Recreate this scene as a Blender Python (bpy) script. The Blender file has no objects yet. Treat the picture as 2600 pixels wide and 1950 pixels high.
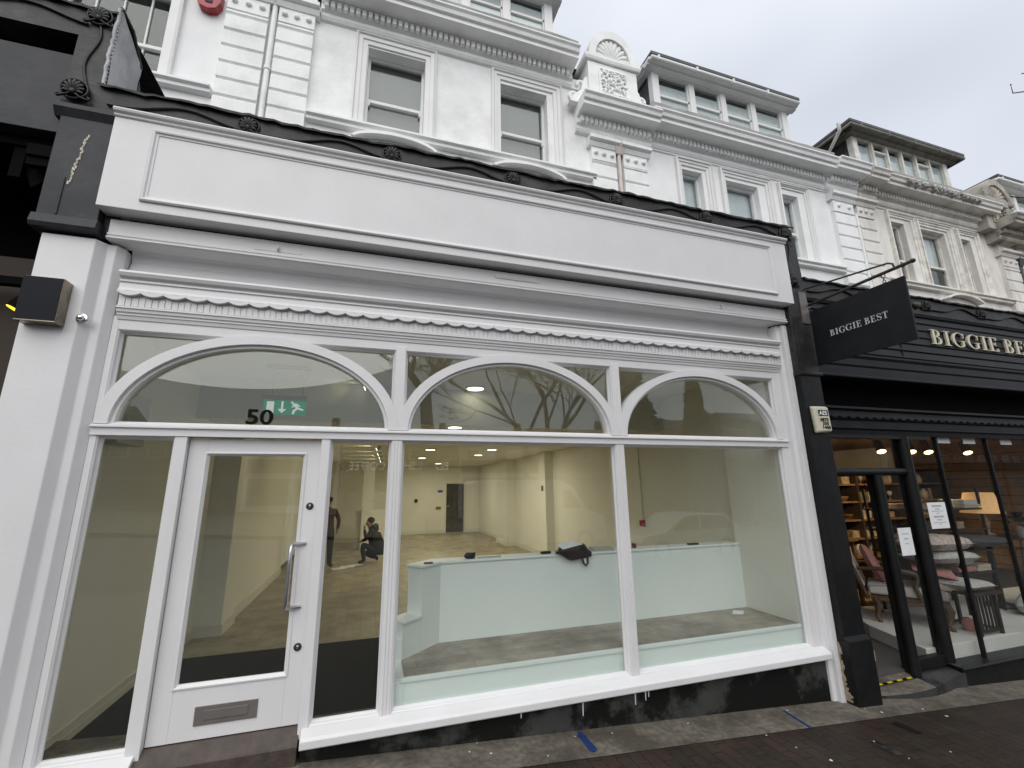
import bpy, bmesh, math, random
from mathutils import Matrix, Vector
random.seed(7)
PI = math.pi
S = bpy.context.scene
COL = S.collection

# ------------------------------------------------------------------ camera
cam = bpy.data.cameras.new('camera')
cam.sensor_width = 36.0
cam.lens = 15.544
cam.clip_start = 0.05
cam.clip_end = 2000
camo = bpy.data.objects.new('camera', cam)
COL.objects.link(camo)
right = Vector((0.95402321, -0.29943616, -0.01333058))
down = Vector((0.05549625, 0.22017085, -0.97388139))
fwd = Vector((0.29455031, 0.92836565, 0.22666569))
m = Matrix.Identity(4)
for i in range(3):
    m[i][0] = right[i]; m[i][1] = -down[i]; m[i][2] = -fwd[i]
m[0][3], m[1][3], m[2][3] = 0.0, -3.7, 1.66
camo.matrix_world = m
S.camera = camo

# ------------------------------------------------------------------ sky, sun, exposure
SUN_EL, SUN_AZ = math.radians(46), math.radians(197)     # azimuth clockwise from +Y (north)
w = bpy.data.worlds.new('World'); S.world = w
w.use_nodes = True
nt = w.node_tree; nt.nodes.clear()
def wn(t, **k):
    n = nt.nodes.new(t)
    for a, b in k.items(): setattr(n, a, b)
    return n
sky = wn('ShaderNodeTexSky', sky_type='NISHITA', sun_disc=False, sun_elevation=SUN_EL, sun_rotation=SUN_AZ,
         air_density=1.0, dust_density=4.0, ozone_density=1.0, altitude=50)
tcw = wn('ShaderNodeTexCoord')
mpw = wn('ShaderNodeMapping'); mpw.inputs['Scale'].default_value = (1.2, 1.2, 2.6)
nzw = wn('ShaderNodeTexNoise'); nzw.inputs['Scale'].default_value = 1.5; nzw.inputs['Detail'].default_value = 2.5; nzw.inputs['Roughness'].default_value = 0.5
crw = wn('ShaderNodeValToRGB')
crw.color_ramp.elements[0].position = 0.30; crw.color_ramp.elements[0].color = (0.62, 0.665, 0.745, 1)
crw.color_ramp.elements[1].position = 0.72; crw.color_ramp.elements[1].color = (0.84, 0.875, 0.94, 1)
mulw = wn('ShaderNodeVectorMath', operation='SCALE'); mulw.inputs['Scale'].default_value = 7.9
mixw = wn('ShaderNodeMix', data_type='RGBA'); mixw.inputs['Factor'].default_value = 0.93
bgw = wn('ShaderNodeBackground'); bgw.inputs['Strength'].default_value = 0.10
outw = wn('ShaderNodeOutputWorld')
L = nt.links.new
L(tcw.outputs['Generated'], mpw.inputs['Vector']); L(mpw.outputs['Vector'], nzw.inputs['Vector'])
L(nzw.outputs['Fac'], crw.inputs['Fac']); L(crw.outputs['Color'], mulw.inputs[0])
L(sky.outputs['Color'], mixw.inputs['A']); L(mulw.outputs['Vector'], mixw.inputs['B'])
L(mixw.outputs['Result'], bgw.inputs['Color']); L(bgw.outputs['Background'], outw.inputs['Surface'])

sun = bpy.data.lights.new('sun', 'SUN'); sun.energy = 1.5; sun.angle = math.radians(70); sun.color = (1.0, 0.97, 0.93)
suno = bpy.data.objects.new('sun', sun); COL.objects.link(suno)
sd = Vector((math.sin(SUN_AZ) * math.cos(SUN_EL), math.cos(SUN_AZ) * math.cos(SUN_EL), math.sin(SUN_EL)))
suno.rotation_euler = sd.to_track_quat('Z', 'Y').to_euler()
suno.location = (0, -20, 30)
S.view_settings.view_transform = 'Standard'; S.view_settings.look = 'None'
S.view_settings.exposure = 0.5; S.view_settings.gamma = 1.0; S.view_settings.use_curve_mapping = False
S.render.engine = 'CYCLES'
S.cycles.max_bounces = 8; S.cycles.diffuse_bounces = 5; S.cycles.glossy_bounces = 4
S.cycles.transparent_max_bounces = 24; S.cycles.sample_clamp_indirect = 6
S.cycles.use_denoising = True

# ------------------------------------------------------------------ materials
def new_mat(name):
    mt = bpy.data.materials.new(name); mt.use_nodes = True
    t = mt.node_tree; t.nodes.clear()
    return mt, t
def N(t, typ, **k):
    n = t.nodes.new(typ)
    for a, b in k.items(): setattr(n, a, b)
    return n
def mat(name, c, rough=0.6, var=0.08, scale=6.0, bump=0.0, bscale=60.0, metal=0.0, dirt=None, dirt_amt=0.0, dscale=1.3,
        spec=0.5, streak=False, c2=None, rvar=0.0, edge=(0.46, 0.74)):
    """painted / plain surface: base colour broken up by noise, optional patches of dirt, fine bump"""
    mt, t = new_mat(name)
    out = N(t, 'ShaderNodeOutputMaterial'); p = N(t, 'ShaderNodeBsdfPrincipled')
    p.inputs['Roughness'].default_value = rough; p.inputs['Metallic'].default_value = metal
    p.inputs['Specular IOR Level'].default_value = spec
    t.links.new(p.outputs[0], out.inputs[0])
    g = N(t, 'ShaderNodeNewGeometry')
    nz = N(t, 'ShaderNodeTexNoise'); nz.inputs['Scale'].default_value = scale; nz.inputs['Detail'].default_value = 6
    t.links.new(g.outputs['Position'], nz.inputs['Vector'])
    r = N(t, 'ShaderNodeValToRGB'); r.color_ramp.elements[0].position = 0.3; r.color_ramp.elements[1].position = 0.7
    a = tuple(max(0, x * (1 - var)) for x in c); b = tuple(min(1, x * (1 + var)) for x in (c2 or c))
    r.color_ramp.elements[0].color = (*a, 1); r.color_ramp.elements[1].color = (*b, 1)
    t.links.new(nz.outputs['Fac'], r.inputs['Fac'])
    col = r.outputs['Color']
    if dirt:
        mp = N(t, 'ShaderNodeMapping')
        mp.inputs['Scale'].default_value = (1, 1, 0.25) if streak else (1, 1, 1)
        t.links.new(g.outputs['Position'], mp.inputs['Vector'])
        n2 = N(t, 'ShaderNodeTexNoise'); n2.inputs['Scale'].default_value = dscale; n2.inputs['Detail'].default_value = 9; n2.inputs['Roughness'].default_value = 0.68
        t.links.new(mp.outputs['Vector'], n2.inputs['Vector'])
        r2 = N(t, 'ShaderNodeValToRGB'); r2.color_ramp.elements[0].position = edge[0]; r2.color_ramp.elements[1].position = edge[1]
        r2.color_ramp.elements[0].color = (0, 0, 0, 1); r2.color_ramp.elements[1].color = (dirt_amt,) * 3 + (1,)
        t.links.new(n2.outputs['Fac'], r2.inputs['Fac'])
        mx = N(t, 'ShaderNodeMix', data_type='RGBA')
        t.links.new(r2.outputs['Color'], mx.inputs['Factor']); t.links.new(col, mx.inputs['A'])
        mx.inputs['B'].default_value = (*dirt, 1)
        col = mx.outputs['Result']
    t.links.new(col, p.inputs['Base Color'])
    if rvar:
        mr = N(t, 'ShaderNodeMapRange'); mr.inputs['To Min'].default_value = rough - rvar; mr.inputs['To Max'].default_value = rough + rvar
        t.links.new(nz.outputs['Fac'], mr.inputs['Value']); t.links.new(mr.outputs[0], p.inputs['Roughness'])
    if bump:
        n3 = N(t, 'ShaderNodeTexNoise'); n3.inputs['Scale'].default_value = bscale; n3.inputs['Detail'].default_value = 4
        t.links.new(g.outputs['Position'], n3.inputs['Vector'])
        bp = N(t, 'ShaderNodeBump'); bp.inputs['Strength'].default_value = bump; bp.inputs['Distance'].default_value = 0.01
        t.links.new(n3.outputs['Fac'], bp.inputs['Height']); t.links.new(bp.outputs[0], p.inputs['Normal'])
    return mt
def glass_mat(name, tint=(0.86, 0.93, 0.89), refl=1.0, f0=0.04):
    mt, t = new_mat(name)
    out = N(t, 'ShaderNodeOutputMaterial')
    tr = N(t, 'ShaderNodeBsdfTransparent'); tr.inputs[0].default_value = (*tint, 1)
    gl = N(t, 'ShaderNodeBsdfGlossy'); gl.inputs['Roughness'].default_value = 0.0; gl.inputs[0].default_value = (0.95, 0.98, 0.96, 1)
    lw = N(t, 'ShaderNodeLayerWeight'); lw.inputs['Blend'].default_value = 0.5
    pw = N(t, 'ShaderNodeMath', operation='POWER'); pw.inputs[1].default_value = 5.0
    t.links.new(lw.outputs['Facing'], pw.inputs[0])
    ma = N(t, 'ShaderNodeMath', operation='MULTIPLY_ADD'); ma.inputs[1].default_value = 0.96 * refl; ma.inputs[2].default_value = f0 * refl
    t.links.new(pw.outputs[0], ma.inputs[0])
    mx = N(t, 'ShaderNodeMixShader')
    t.links.new(ma.outputs[0], mx.inputs[0]); t.links.new(tr.outputs[0], mx.inputs[1]); t.links.new(gl.outputs[0], mx.inputs[2])
    t.links.new(mx.outputs[0], out.inputs[0])
    return mt
def emit_mat(name, c, s):
    mt, t = new_mat(name)
    out = N(t, 'ShaderNodeOutputMaterial'); e = N(t, 'ShaderNodeEmission')
    e.inputs[0].default_value = (*c, 1); e.inputs[1].default_value = s
    t.links.new(e.outputs[0], out.inputs[0])
    return mt
def brick_mat(name, c1, c2, mortar, bw, bh, ms, axes, rough=0.8, offset=0.5, wet=0.0, bumpd=0.004):
    """axes: which world axes feed the brick texture (long, across), for example 'yx'"""
    mt, t = new_mat(name)
    out = N(t, 'ShaderNodeOutputMaterial'); p = N(t, 'ShaderNodeBsdfPrincipled'); p.inputs['Specular IOR Level'].default_value = 0.3
    t.links.new(p.outputs[0], out.inputs[0])
    g = N(t, 'ShaderNodeNewGeometry'); sp = N(t, 'ShaderNodeSeparateXYZ'); cb = N(t, 'ShaderNodeCombineXYZ')
    t.links.new(g.outputs['Position'], sp.inputs[0])
    t.links.new(sp.outputs['XYZ'.index(axes[0].upper())], cb.inputs[0]); t.links.new(sp.outputs['XYZ'.index(axes[1].upper())], cb.inputs[1])
    b = N(t, 'ShaderNodeTexBrick'); b.offset = offset
    b.inputs['Color1'].default_value = (*c1, 1); b.inputs['Color2'].default_value = (*c2, 1); b.inputs['Mortar'].default_value = (*mortar, 1)
    b.inputs['Scale'].default_value = 1.0; b.inputs['Mortar Size'].default_value = ms; b.inputs['Mortar Smooth'].default_value = 0.3
    b.inputs['Brick Width'].default_value = bw; b.inputs['Row Height'].default_value = bh; b.inputs['Bias'].default_value = 0.0
    nw = N(t, 'ShaderNodeTexNoise'); nw.inputs['Scale'].default_value = 9; nw.inputs['Detail'].default_value = 3
    t.links.new(cb.outputs[0], nw.inputs['Vector'])
    va = N(t, 'ShaderNodeVectorMath', operation='MULTIPLY_ADD'); va.inputs[1].default_value = (0.02, 0.02, 0); 
    t.links.new(nw.outputs['Color'], va.inputs[0]); t.links.new(cb.outputs[0], va.inputs[2]); t.links.new(va.outputs[0], b.inputs['Vector'])
    n = N(t, 'ShaderNodeTexNoise'); n.inputs['Scale'].default_value = 2.5; n.inputs['Detail'].default_value = 8; n.inputs['Roughness'].default_value = 0.7
    t.links.new(g.outputs['Position'], n.inputs['Vector'])
    mr = N(t, 'ShaderNodeMapRange'); mr.inputs['From Min'].default_value = 0.3; mr.inputs['From Max'].default_value = 0.7
    mr.inputs['To Min'].default_value = 0.6; mr.inputs['To Max'].default_value = 1.45
    t.links.new(n.outputs['Fac'], mr.inputs['Value'])
    mx = N(t, 'ShaderNodeMix', data_type='RGBA', blend_type='MULTIPLY'); mx.inputs['Factor'].default_value = 1
    t.links.new(b.outputs['Color'], mx.inputs['A']); t.links.new(mr.outputs[0], mx.inputs['B']); t.links.new(mx.outputs['Result'], p.inputs['Base Color'])
    rr = N(t, 'ShaderNodeMapRange'); rr.inputs['To Min'].default_value = rough - wet; rr.inputs['To Max'].default_value = rough + wet * 0.3
    t.links.new(n.outputs['Fac'], rr.inputs['Value']); t.links.new(rr.outputs[0], p.inputs['Roughness'])
    n3 = N(t, 'ShaderNodeTexNoise'); n3.inputs['Scale'].default_value = 90; t.links.new(g.outputs['Position'], n3.inputs['Vector'])
    ad = N(t, 'ShaderNodeMath', operation='MULTIPLY_ADD'); ad.inputs[1].default_value = -1.0
    t.links.new(b.outputs['Fac'], ad.inputs[0])
    sc = N(t, 'ShaderNodeMath', operation='MULTIPLY'); sc.inputs[1].default_value = 0.3
    t.links.new(n3.outputs['Fac'], sc.inputs[0]); t.links.new(sc.outputs[0], ad.inputs[2])
    bp = N(t, 'ShaderNodeBump'); bp.inputs['Strength'].default_value = 0.8; bp.inputs['Distance'].default_value = bumpd
    t.links.new(ad.outputs[0], bp.inputs['Height']); t.links.new(bp.outputs[0], p.inputs['Normal'])
    return mt

M = {}
M['white'] = mat('white_gloss_paint', (0.69, 0.685, 0.69), 0.38, 0.025, 3.0, 0.10, 35, spec=0.45, dirt=(0.6, 0.59, 0.57), dirt_amt=0.22, dscale=2.2, streak=True)
M['stucco'] = mat('white_painted_stucco', (0.87, 0.875, 0.865), 0.75, 0.04, 2.0, 0.35, 28, dirt=(0.50, 0.50, 0.48), dirt_amt=0.45, dscale=1.6)
M['stucco_clean'] = mat('fresh_white_stucco', (0.84, 0.845, 0.84), 0.7, 0.04, 2.0, 0.3, 40, dirt=(0.6, 0.6, 0.58), dirt_amt=0.3, dscale=1.6)
M['stucco_old'] = mat('weathered_stucco', (0.74, 0.72, 0.68), 0.8, 0.07, 2.2, 0.5, 25, dirt=(0.30, 0.27, 0.22), dirt_amt=0.6, dscale=1.8, streak=True)
M['stone_black'] = mat('blackened_stone', (0.42, 0.39, 0.34), 0.85, 0.2, 3.0, 0.8, 18, dirt=(0.04, 0.04, 0.035), dirt_amt=1.0, dscale=2.6)
M['ledge'] = mat('grimy_cornice_top', (0.36, 0.35, 0.33), 0.85, 0.2, 5.0, 0.5, 25, dirt=(0.10, 0.10, 0.09), dirt_amt=0.8, dscale=2.5)
M['black'] = mat('black_paint', (0.007, 0.0075, 0.008), 0.45, 0.2, 4.0, 0.2, 24, dirt=(0.022, 0.022, 0.021), dirt_amt=0.5, dscale=3, spec=0.25)
M['lead'] = mat('dark_painted_lead', (0.019, 0.019, 0.0185), 0.5, 0.3, 7.0, 0.6, 14, spec=0.35, dirt=(0.075, 0.075, 0.072), dirt_amt=0.7, dscale=3, rvar=0.12)
M['vine'] = mat('black_cast_relief', (0.007, 0.007, 0.007), 0.5, 0.3, 20.0, 0.3, 60)
M['zinc'] = mat('weathered_zinc', (0.42, 0.425, 0.43), 0.5, 0.25, 5.0, 0.35, 9, metal=0.0, dirt=(0.16, 0.16, 0.16), dirt_amt=0.8, dscale=5, streak=True)
M['navy'] = mat('slate_blue_black_paint', (0.023, 0.025, 0.030), 0.5, 0.15, 4.0, 0.2, 20, spec=0.3, dirt=(0.08, 0.08, 0.08), dirt_amt=0.3, dscale=4)
M['board'] = mat('charcoal_boarding', (0.0085, 0.0095, 0.011), 0.5, 0.2, 5.0, 0.15, 30, dirt=(0.024, 0.024, 0.024), dirt_amt=0.4, dscale=4, spec=0.25)
M['void'] = mat('black_paint_and_shade', (0.004, 0.004, 0.004), 0.8, 0.1, spec=0.05)  # near-black puts recess and gap shade into the colour; also black fittings
M['void_brown'] = mat('dark_brown_wall', (0.03, 0.018, 0.010), 0.7, 0.2)
M['riser'] = mat('grey_black_render', (0.046, 0.048, 0.045), 0.65, 0.2, 5.0, 0.3, 40, spec=0.2, dirt=(0.006, 0.006, 0.0055), dirt_amt=1.0, dscale=1.5, edge=(0.46, 0.53), rvar=0.15)
M['slate'] = brick_mat('slate_roofing', (0.045, 0.047, 0.052), (0.07, 0.07, 0.075), (0.015, 0.015, 0.015), 0.3, 0.2, 0.01, 'yz', 0.55)
M['slate_top'] = mat('lead_grey_roofing', (0.07, 0.07, 0.072), 0.6, 0.25, 6)
M['brick'] = brick_mat('red_brick', (0.17, 0.06, 0.04), (0.22, 0.09, 0.06), (0.3, 0.28, 0.25), 0.22, 0.075, 0.01, 'yz', 0.85)
M['brickx'] = brick_mat('red_brick_front', (0.20, 0.08, 0.05), (0.26, 0.11, 0.07), (0.3, 0.28, 0.25), 0.22, 0.075, 0.01, 'xz', 0.85)
M['pave'] = brick_mat('block_paving', (0.024, 0.019, 0.0135), (0.035, 0.0205, 0.0145), (0.0085, 0.0070, 0.0055), 0.205, 0.105, 0.0035, 'yx', 0.62, wet=0.22, bumpd=0.006)
M['conc'] = mat('worn_concrete', (0.135, 0.120, 0.094), 0.85, 0.35, 22.0, 0.6, 120, dirt=(0.055, 0.046, 0.034), dirt_amt=0.9, dscale=3.2, edge=(0.44, 0.64))
M['asphalt'] = mat('asphalt', (0.05, 0.05, 0.052), 0.8, 0.2, 30, 0.5, 150)
M['tape_blue'] = mat('blue_tape', (0.012, 0.035, 0.13), 0.45, 0.2, 20, 0.3, 60)
M['litter'] = mat('pale_crumb', (0.6, 0.55, 0.45), 0.8, 0.2, 30)
M['wood_bare'] = mat('bare_threshold_wood', (0.060, 0.044, 0.035), 0.6, 0.3, 14, 0.4, 40, dirt=(0.04, 0.03, 0.025), dirt_amt=0.7, dscale=5)
M['chipped'] = mat('bare_split_wood', (0.34, 0.27, 0.19), 0.8, 0.3, 25, 0.5, 60)
M['steel'] = mat('brushed_steel', (0.55, 0.55, 0.56), 0.28, 0.1, 30, metal=1.0)
M['chrome'] = mat('polished_chrome', (0.75, 0.76, 0.78), 0.08, 0.03, 5, metal=1.0)
M['bronze'] = mat('dull_brown_metal', (0.16, 0.145, 0.135), 0.45, 0.1, 8, metal=0.25)
M['iron'] = mat('rusted_dark_iron', (0.045, 0.04, 0.035), 0.55, 0.4, 15, 0.3, 50, metal=0.3)
M['boxblack'] = mat('satin_black_box', (0.004, 0.005, 0.009), 0.45, 0.1, 4, spec=0.15)
M['brass'] = mat('bronzed_edge', (0.22, 0.19, 0.15), 0.25, 0.3, 9, metal=0.9)
M['red'] = mat('red_plastic', (0.33, 0.025, 0.03), 0.35, 0.1, 8)
M['redlens'] = mat('dark_red_lens', (0.10, 0.006, 0.008), 0.15, 0.1, 8)
M['cream'] = mat('yellowed_plastic', (0.62, 0.58, 0.46), 0.4, 0.08, 10, dirt=(0.3, 0.27, 0.2), dirt_amt=0.6, dscale=10)
M['ink'] = mat('black_vinyl', (0.004, 0.004, 0.004), 0.6, 0.05, spec=0.08)
M['gold'] = mat('pale_gilt', (0.66, 0.61, 0.46), 0.35, 0.12, 18, metal=0.25)
M['signtext'] = mat('silver_lettering', (0.55, 0.55, 0.55), 0.5, 0.1, 20)
M['green'] = emit_mat('lit_green_panel', (0.0, 0.16, 0.075), 0.6)
M['exitwhite'] = emit_mat('lit_white_pictogram', (0.75, 0.8, 0.72), 0.42)
M['plastic'] = mat('pale_grey_plastic', (0.45, 0.45, 0.42), 0.5, 0.05)
M['bulb'] = emit_mat('lit_lamp', (1.0, 0.93, 0.70), 4.0)
M['bulb_warm'] = emit_mat('warm_lit_lamp', (1.0, 0.74, 0.32), 4.0)
M['bulb_yellow'] = emit_mat('yellow_lit_lamp', (1.0, 0.78, 0.05), 1.3)
M['glass'] = glass_mat('shop_glass', (0.95, 0.972, 0.962), 1.4)
M['glass2'] = glass_mat('clear_glass', (0.97, 0.975, 0.97), 0.75)
M['wglass'] = glass_mat('upper_window_glass', (0.86, 0.88, 0.88), 1.2)
M['inwall'] = mat('interior_white_wall', (0.73, 0.71, 0.64), 0.7, 0.02, 2)
M['inceil'] = mat('interior_ceiling', (0.70, 0.68, 0.60), 0.8, 0.02, 2)
M['mint'] = mat('white_display_paint', (0.80, 0.83, 0.81), 0.5, 0.02, 3, dirt=(0.62, 0.65, 0.62), dirt_amt=0.3, dscale=3)
M['floor'] = brick_mat('laminate_boards', (0.31, 0.27, 0.195), (0.265, 0.228, 0.168), (0.20, 0.165, 0.12), 1.2, 0.19, 0.004, 'yx', 0.42, bumpd=0.0008)
M['plywood'] = brick_mat('grey_wood_boards', (0.36, 0.32, 0.275), (0.30, 0.27, 0.235), (0.2, 0.18, 0.15), 0.9, 0.14, 0.003, 'xy', 0.6, bumpd=0.0008)
M['mat'] = mat('dark_doormat', (0.006, 0.006, 0.006), 0.95, 0.3, 40, 0.8, 200, spec=0.1)
M['dark_door'] = mat('dark_grey_door', (0.055, 0.05, 0.045), 0.3, 0.3, 5)
M['skirt'] = mat('skirting_gloss', (0.66, 0.64, 0.56), 0.4, 0.03)
M['bluesign'] = mat('blue_sign', (0.03, 0.07, 0.30), 0.5, 0.1)
M['brownbox'] = mat('brown_switch', (0.22, 0.10, 0.03), 0.5, 0.1)
M['leather'] = mat('dark_brown_leather', (0.028, 0.018, 0.017), 0.45, 0.4, 14, 0.4, 50)
M['paper'] = mat('paper', (0.78, 0.79, 0.80), 0.8, 0.03, 10)
M['gauze'] = mat('grey_card', (0.40, 0.42, 0.40), 0.7, 0.05)
M['phone'] = mat('black_glossy_plastic', (0.01, 0.01, 0.01), 0.3, 0.05)
M['skin'] = mat('skin', (0.30, 0.17, 0.11), 0.6, 0.1, 15)
M['jumper'] = mat('maroon_jumper', (0.055, 0.018, 0.016), 0.9, 0.2, 30)
M['trousers'] = mat('dark_trousers', (0.022, 0.021, 0.018), 0.9, 0.2, 30)
M['shoe'] = mat('brown_shoe', (0.07, 0.032, 0.018), 0.6, 0.2, 30)
M['coat'] = mat('black_coat', (0.009, 0.009, 0.010), 0.85, 0.3, 30)
M['hair'] = mat('dark_hair', (0.02, 0.014, 0.01), 0.7, 0.3, 60)
M['blind'] = mat('grey_blind', (0.19, 0.195, 0.20), 0.8, 0.03)
M['white_blind'] = mat('white_blind', (0.84, 0.87, 0.87), 0.8, 0.05, 4)
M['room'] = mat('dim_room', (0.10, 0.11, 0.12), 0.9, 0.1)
M['sash'] = mat('white_sash_paint', (0.74, 0.74, 0.73), 0.45, 0.03, 3)
M['sash_old'] = mat('grubby_sash_paint', (0.74, 0.72, 0.67), 0.55, 0.12, 5, dirt=(0.25, 0.22, 0.17), dirt_amt=0.6, dscale=4)
M['gutter_old'] = mat('mossy_gutter', (0.17, 0.165, 0.14), 0.7, 0.3, 5, dirt=(0.06, 0.06, 0.04), dirt_amt=0.8, dscale=3)
M['pipe_pink'] = mat('flaking_white_pipe', (0.66, 0.60, 0.56), 0.6, 0.1, 8, dirt=(0.46, 0.38, 0.33), dirt_amt=0.8, dscale=5)
M['pipe_dark'] = mat('dark_pipe', (0.04, 0.042, 0.05), 0.5, 0.2, 8)
M['shop_warm'] = mat('timber_shelving', (0.16, 0.085, 0.035), 0.6, 0.3, 7)
M['shop_wall'] = brick_mat('tan_boarded_wall', (0.40, 0.24, 0.10), (0.36, 0.21, 0.085), (0.06, 0.035, 0.015), 6.0, 0.19, 0.008, 'xz', 0.75)
M['carpet'] = mat('grey_carpet', (0.075, 0.07, 0.065), 0.95, 0.3, 60, 0.6, 150)
M['plinth'] = mat('off_white_plinth', (0.62, 0.62, 0.58), 0.6, 0.05, 4)
M['rustfloor'] = mat('sisal_floor', (0.24, 0.15, 0.07), 0.9, 0.25, 30)
M['walnut'] = mat('carved_wood', (0.10, 0.058, 0.032), 0.45, 0.3, 12)
M['darkwood'] = mat('dark_stained_wood', (0.03, 0.022, 0.017), 0.5, 0.3, 10)
M['pink'] = mat('dusty_pink_linen', (0.42, 0.20, 0.18), 0.9, 0.12, 20, 0.3, 90)
M['creamcloth'] = mat('cream_cloth', (0.55, 0.50, 0.39), 0.9, 0.1, 20, 0.3, 90)
M['floral'] = mat('floral_cloth', (0.44, 0.34, 0.29), 0.9, 0.35, 22, 0.2, 90, c2=(0.50, 0.44, 0.40))
M['speckle'] = mat('speckled_cloth', (0.42, 0.41, 0.38), 0.9, 0.35, 40, 0.2, 90)
M['greycloth'] = mat('grey_blanket', (0.33, 0.35, 0.34), 0.95, 0.15, 25, 0.5, 90)
M['slatecloth'] = mat('dark_cushion_cloth', (0.045, 0.045, 0.05), 0.95, 0.15, 25)
M['shade'] = mat('glowing_lampshade', (0.55, 0.38, 0.20), 0.9, 0.1, 30)
_p = next(n for n in M['shade'].node_tree.nodes if n.type == 'BSDF_PRINCIPLED'); _p.inputs['Emission Color'].default_value = (0.85, 0.45, 0.16, 1); _p.inputs['Emission Strength'].default_value = 0.28
M['leafdark'] = mat('dark_leaf', (0.012, 0.02, 0.018), 0.4, 0.3, 10)
M['ceramic'] = mat('grey_ceramic', (0.35, 0.34, 0.31), 0.4, 0.15, 9)
M['wicker'] = mat('wicker', (0.14, 0.075, 0.03), 0.8, 0.35, 50, 0.5, 90)
M['goods'] = mat('mixed_goods', (0.30, 0.24, 0.17), 0.6, 0.5, 9)
M['yellow'] = mat('hazard_yellow', (0.60, 0.42, 0.03), 0.5, 0.15, 20)
M['bark'] = mat('bark', (0.055, 0.05, 0.042), 0.9, 0.4, 12, 0.8, 25)
M['needles'] = mat('evergreen_leaf', (0.028, 0.045, 0.022), 0.7, 0.4, 5)
M['carwhite'] = mat('car_paint', (0.62, 0.64, 0.66), 0.2, 0.02)
M['tyre'] = mat('tyre', (0.02, 0.02, 0.02), 0.8, 0.1)
M['carglass'] = mat('car_window', (0.02, 0.022, 0.025), 0.05, 0.05)
M['litletters'] = emit_mat('lit_letters', (1.0, 0.95, 0.8), 0.9)

def stripe_mat(name, ca, cb, period):
    mt, t = new_mat(name)
    out = N(t, 'ShaderNodeOutputMaterial'); p = N(t, 'ShaderNodeBsdfPrincipled'); p.inputs['Roughness'].default_value = 0.9
    tc = N(t, 'ShaderNodeTexCoord'); wv = N(t, 'ShaderNodeTexWave'); wv.inputs['Scale'].default_value = period; wv.bands_direction = 'Y'
    r = N(t, 'ShaderNodeValToRGB'); r.color_ramp.interpolation = 'LINEAR'
    r.color_ramp.elements[0].position = 0.62; r.color_ramp.elements[1].position = 0.85
    r.color_ramp.elements[0].color = (*ca, 1); r.color_ramp.elements[1].color = (*cb, 1)
    mp = N(t, 'ShaderNodeMapping'); mp.inputs['Rotation'].default_value = (0, 0, math.radians(56)); t.links.new(tc.outputs['Object'], mp.inputs['Vector']); t.links.new(mp.outputs['Vector'], wv.inputs['Vector']); t.links.new(wv.outputs['Fac'], r.inputs['Fac'])
    t.links.new(r.outputs['Color'], p.inputs['Base Color']); t.links.new(p.outputs[0], out.inputs[0])
    return mt
M['stripe'] = stripe_mat('striped_upholstery', (0.60, 0.58, 0.54), (0.30, 0.30, 0.31), 9.0)

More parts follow.
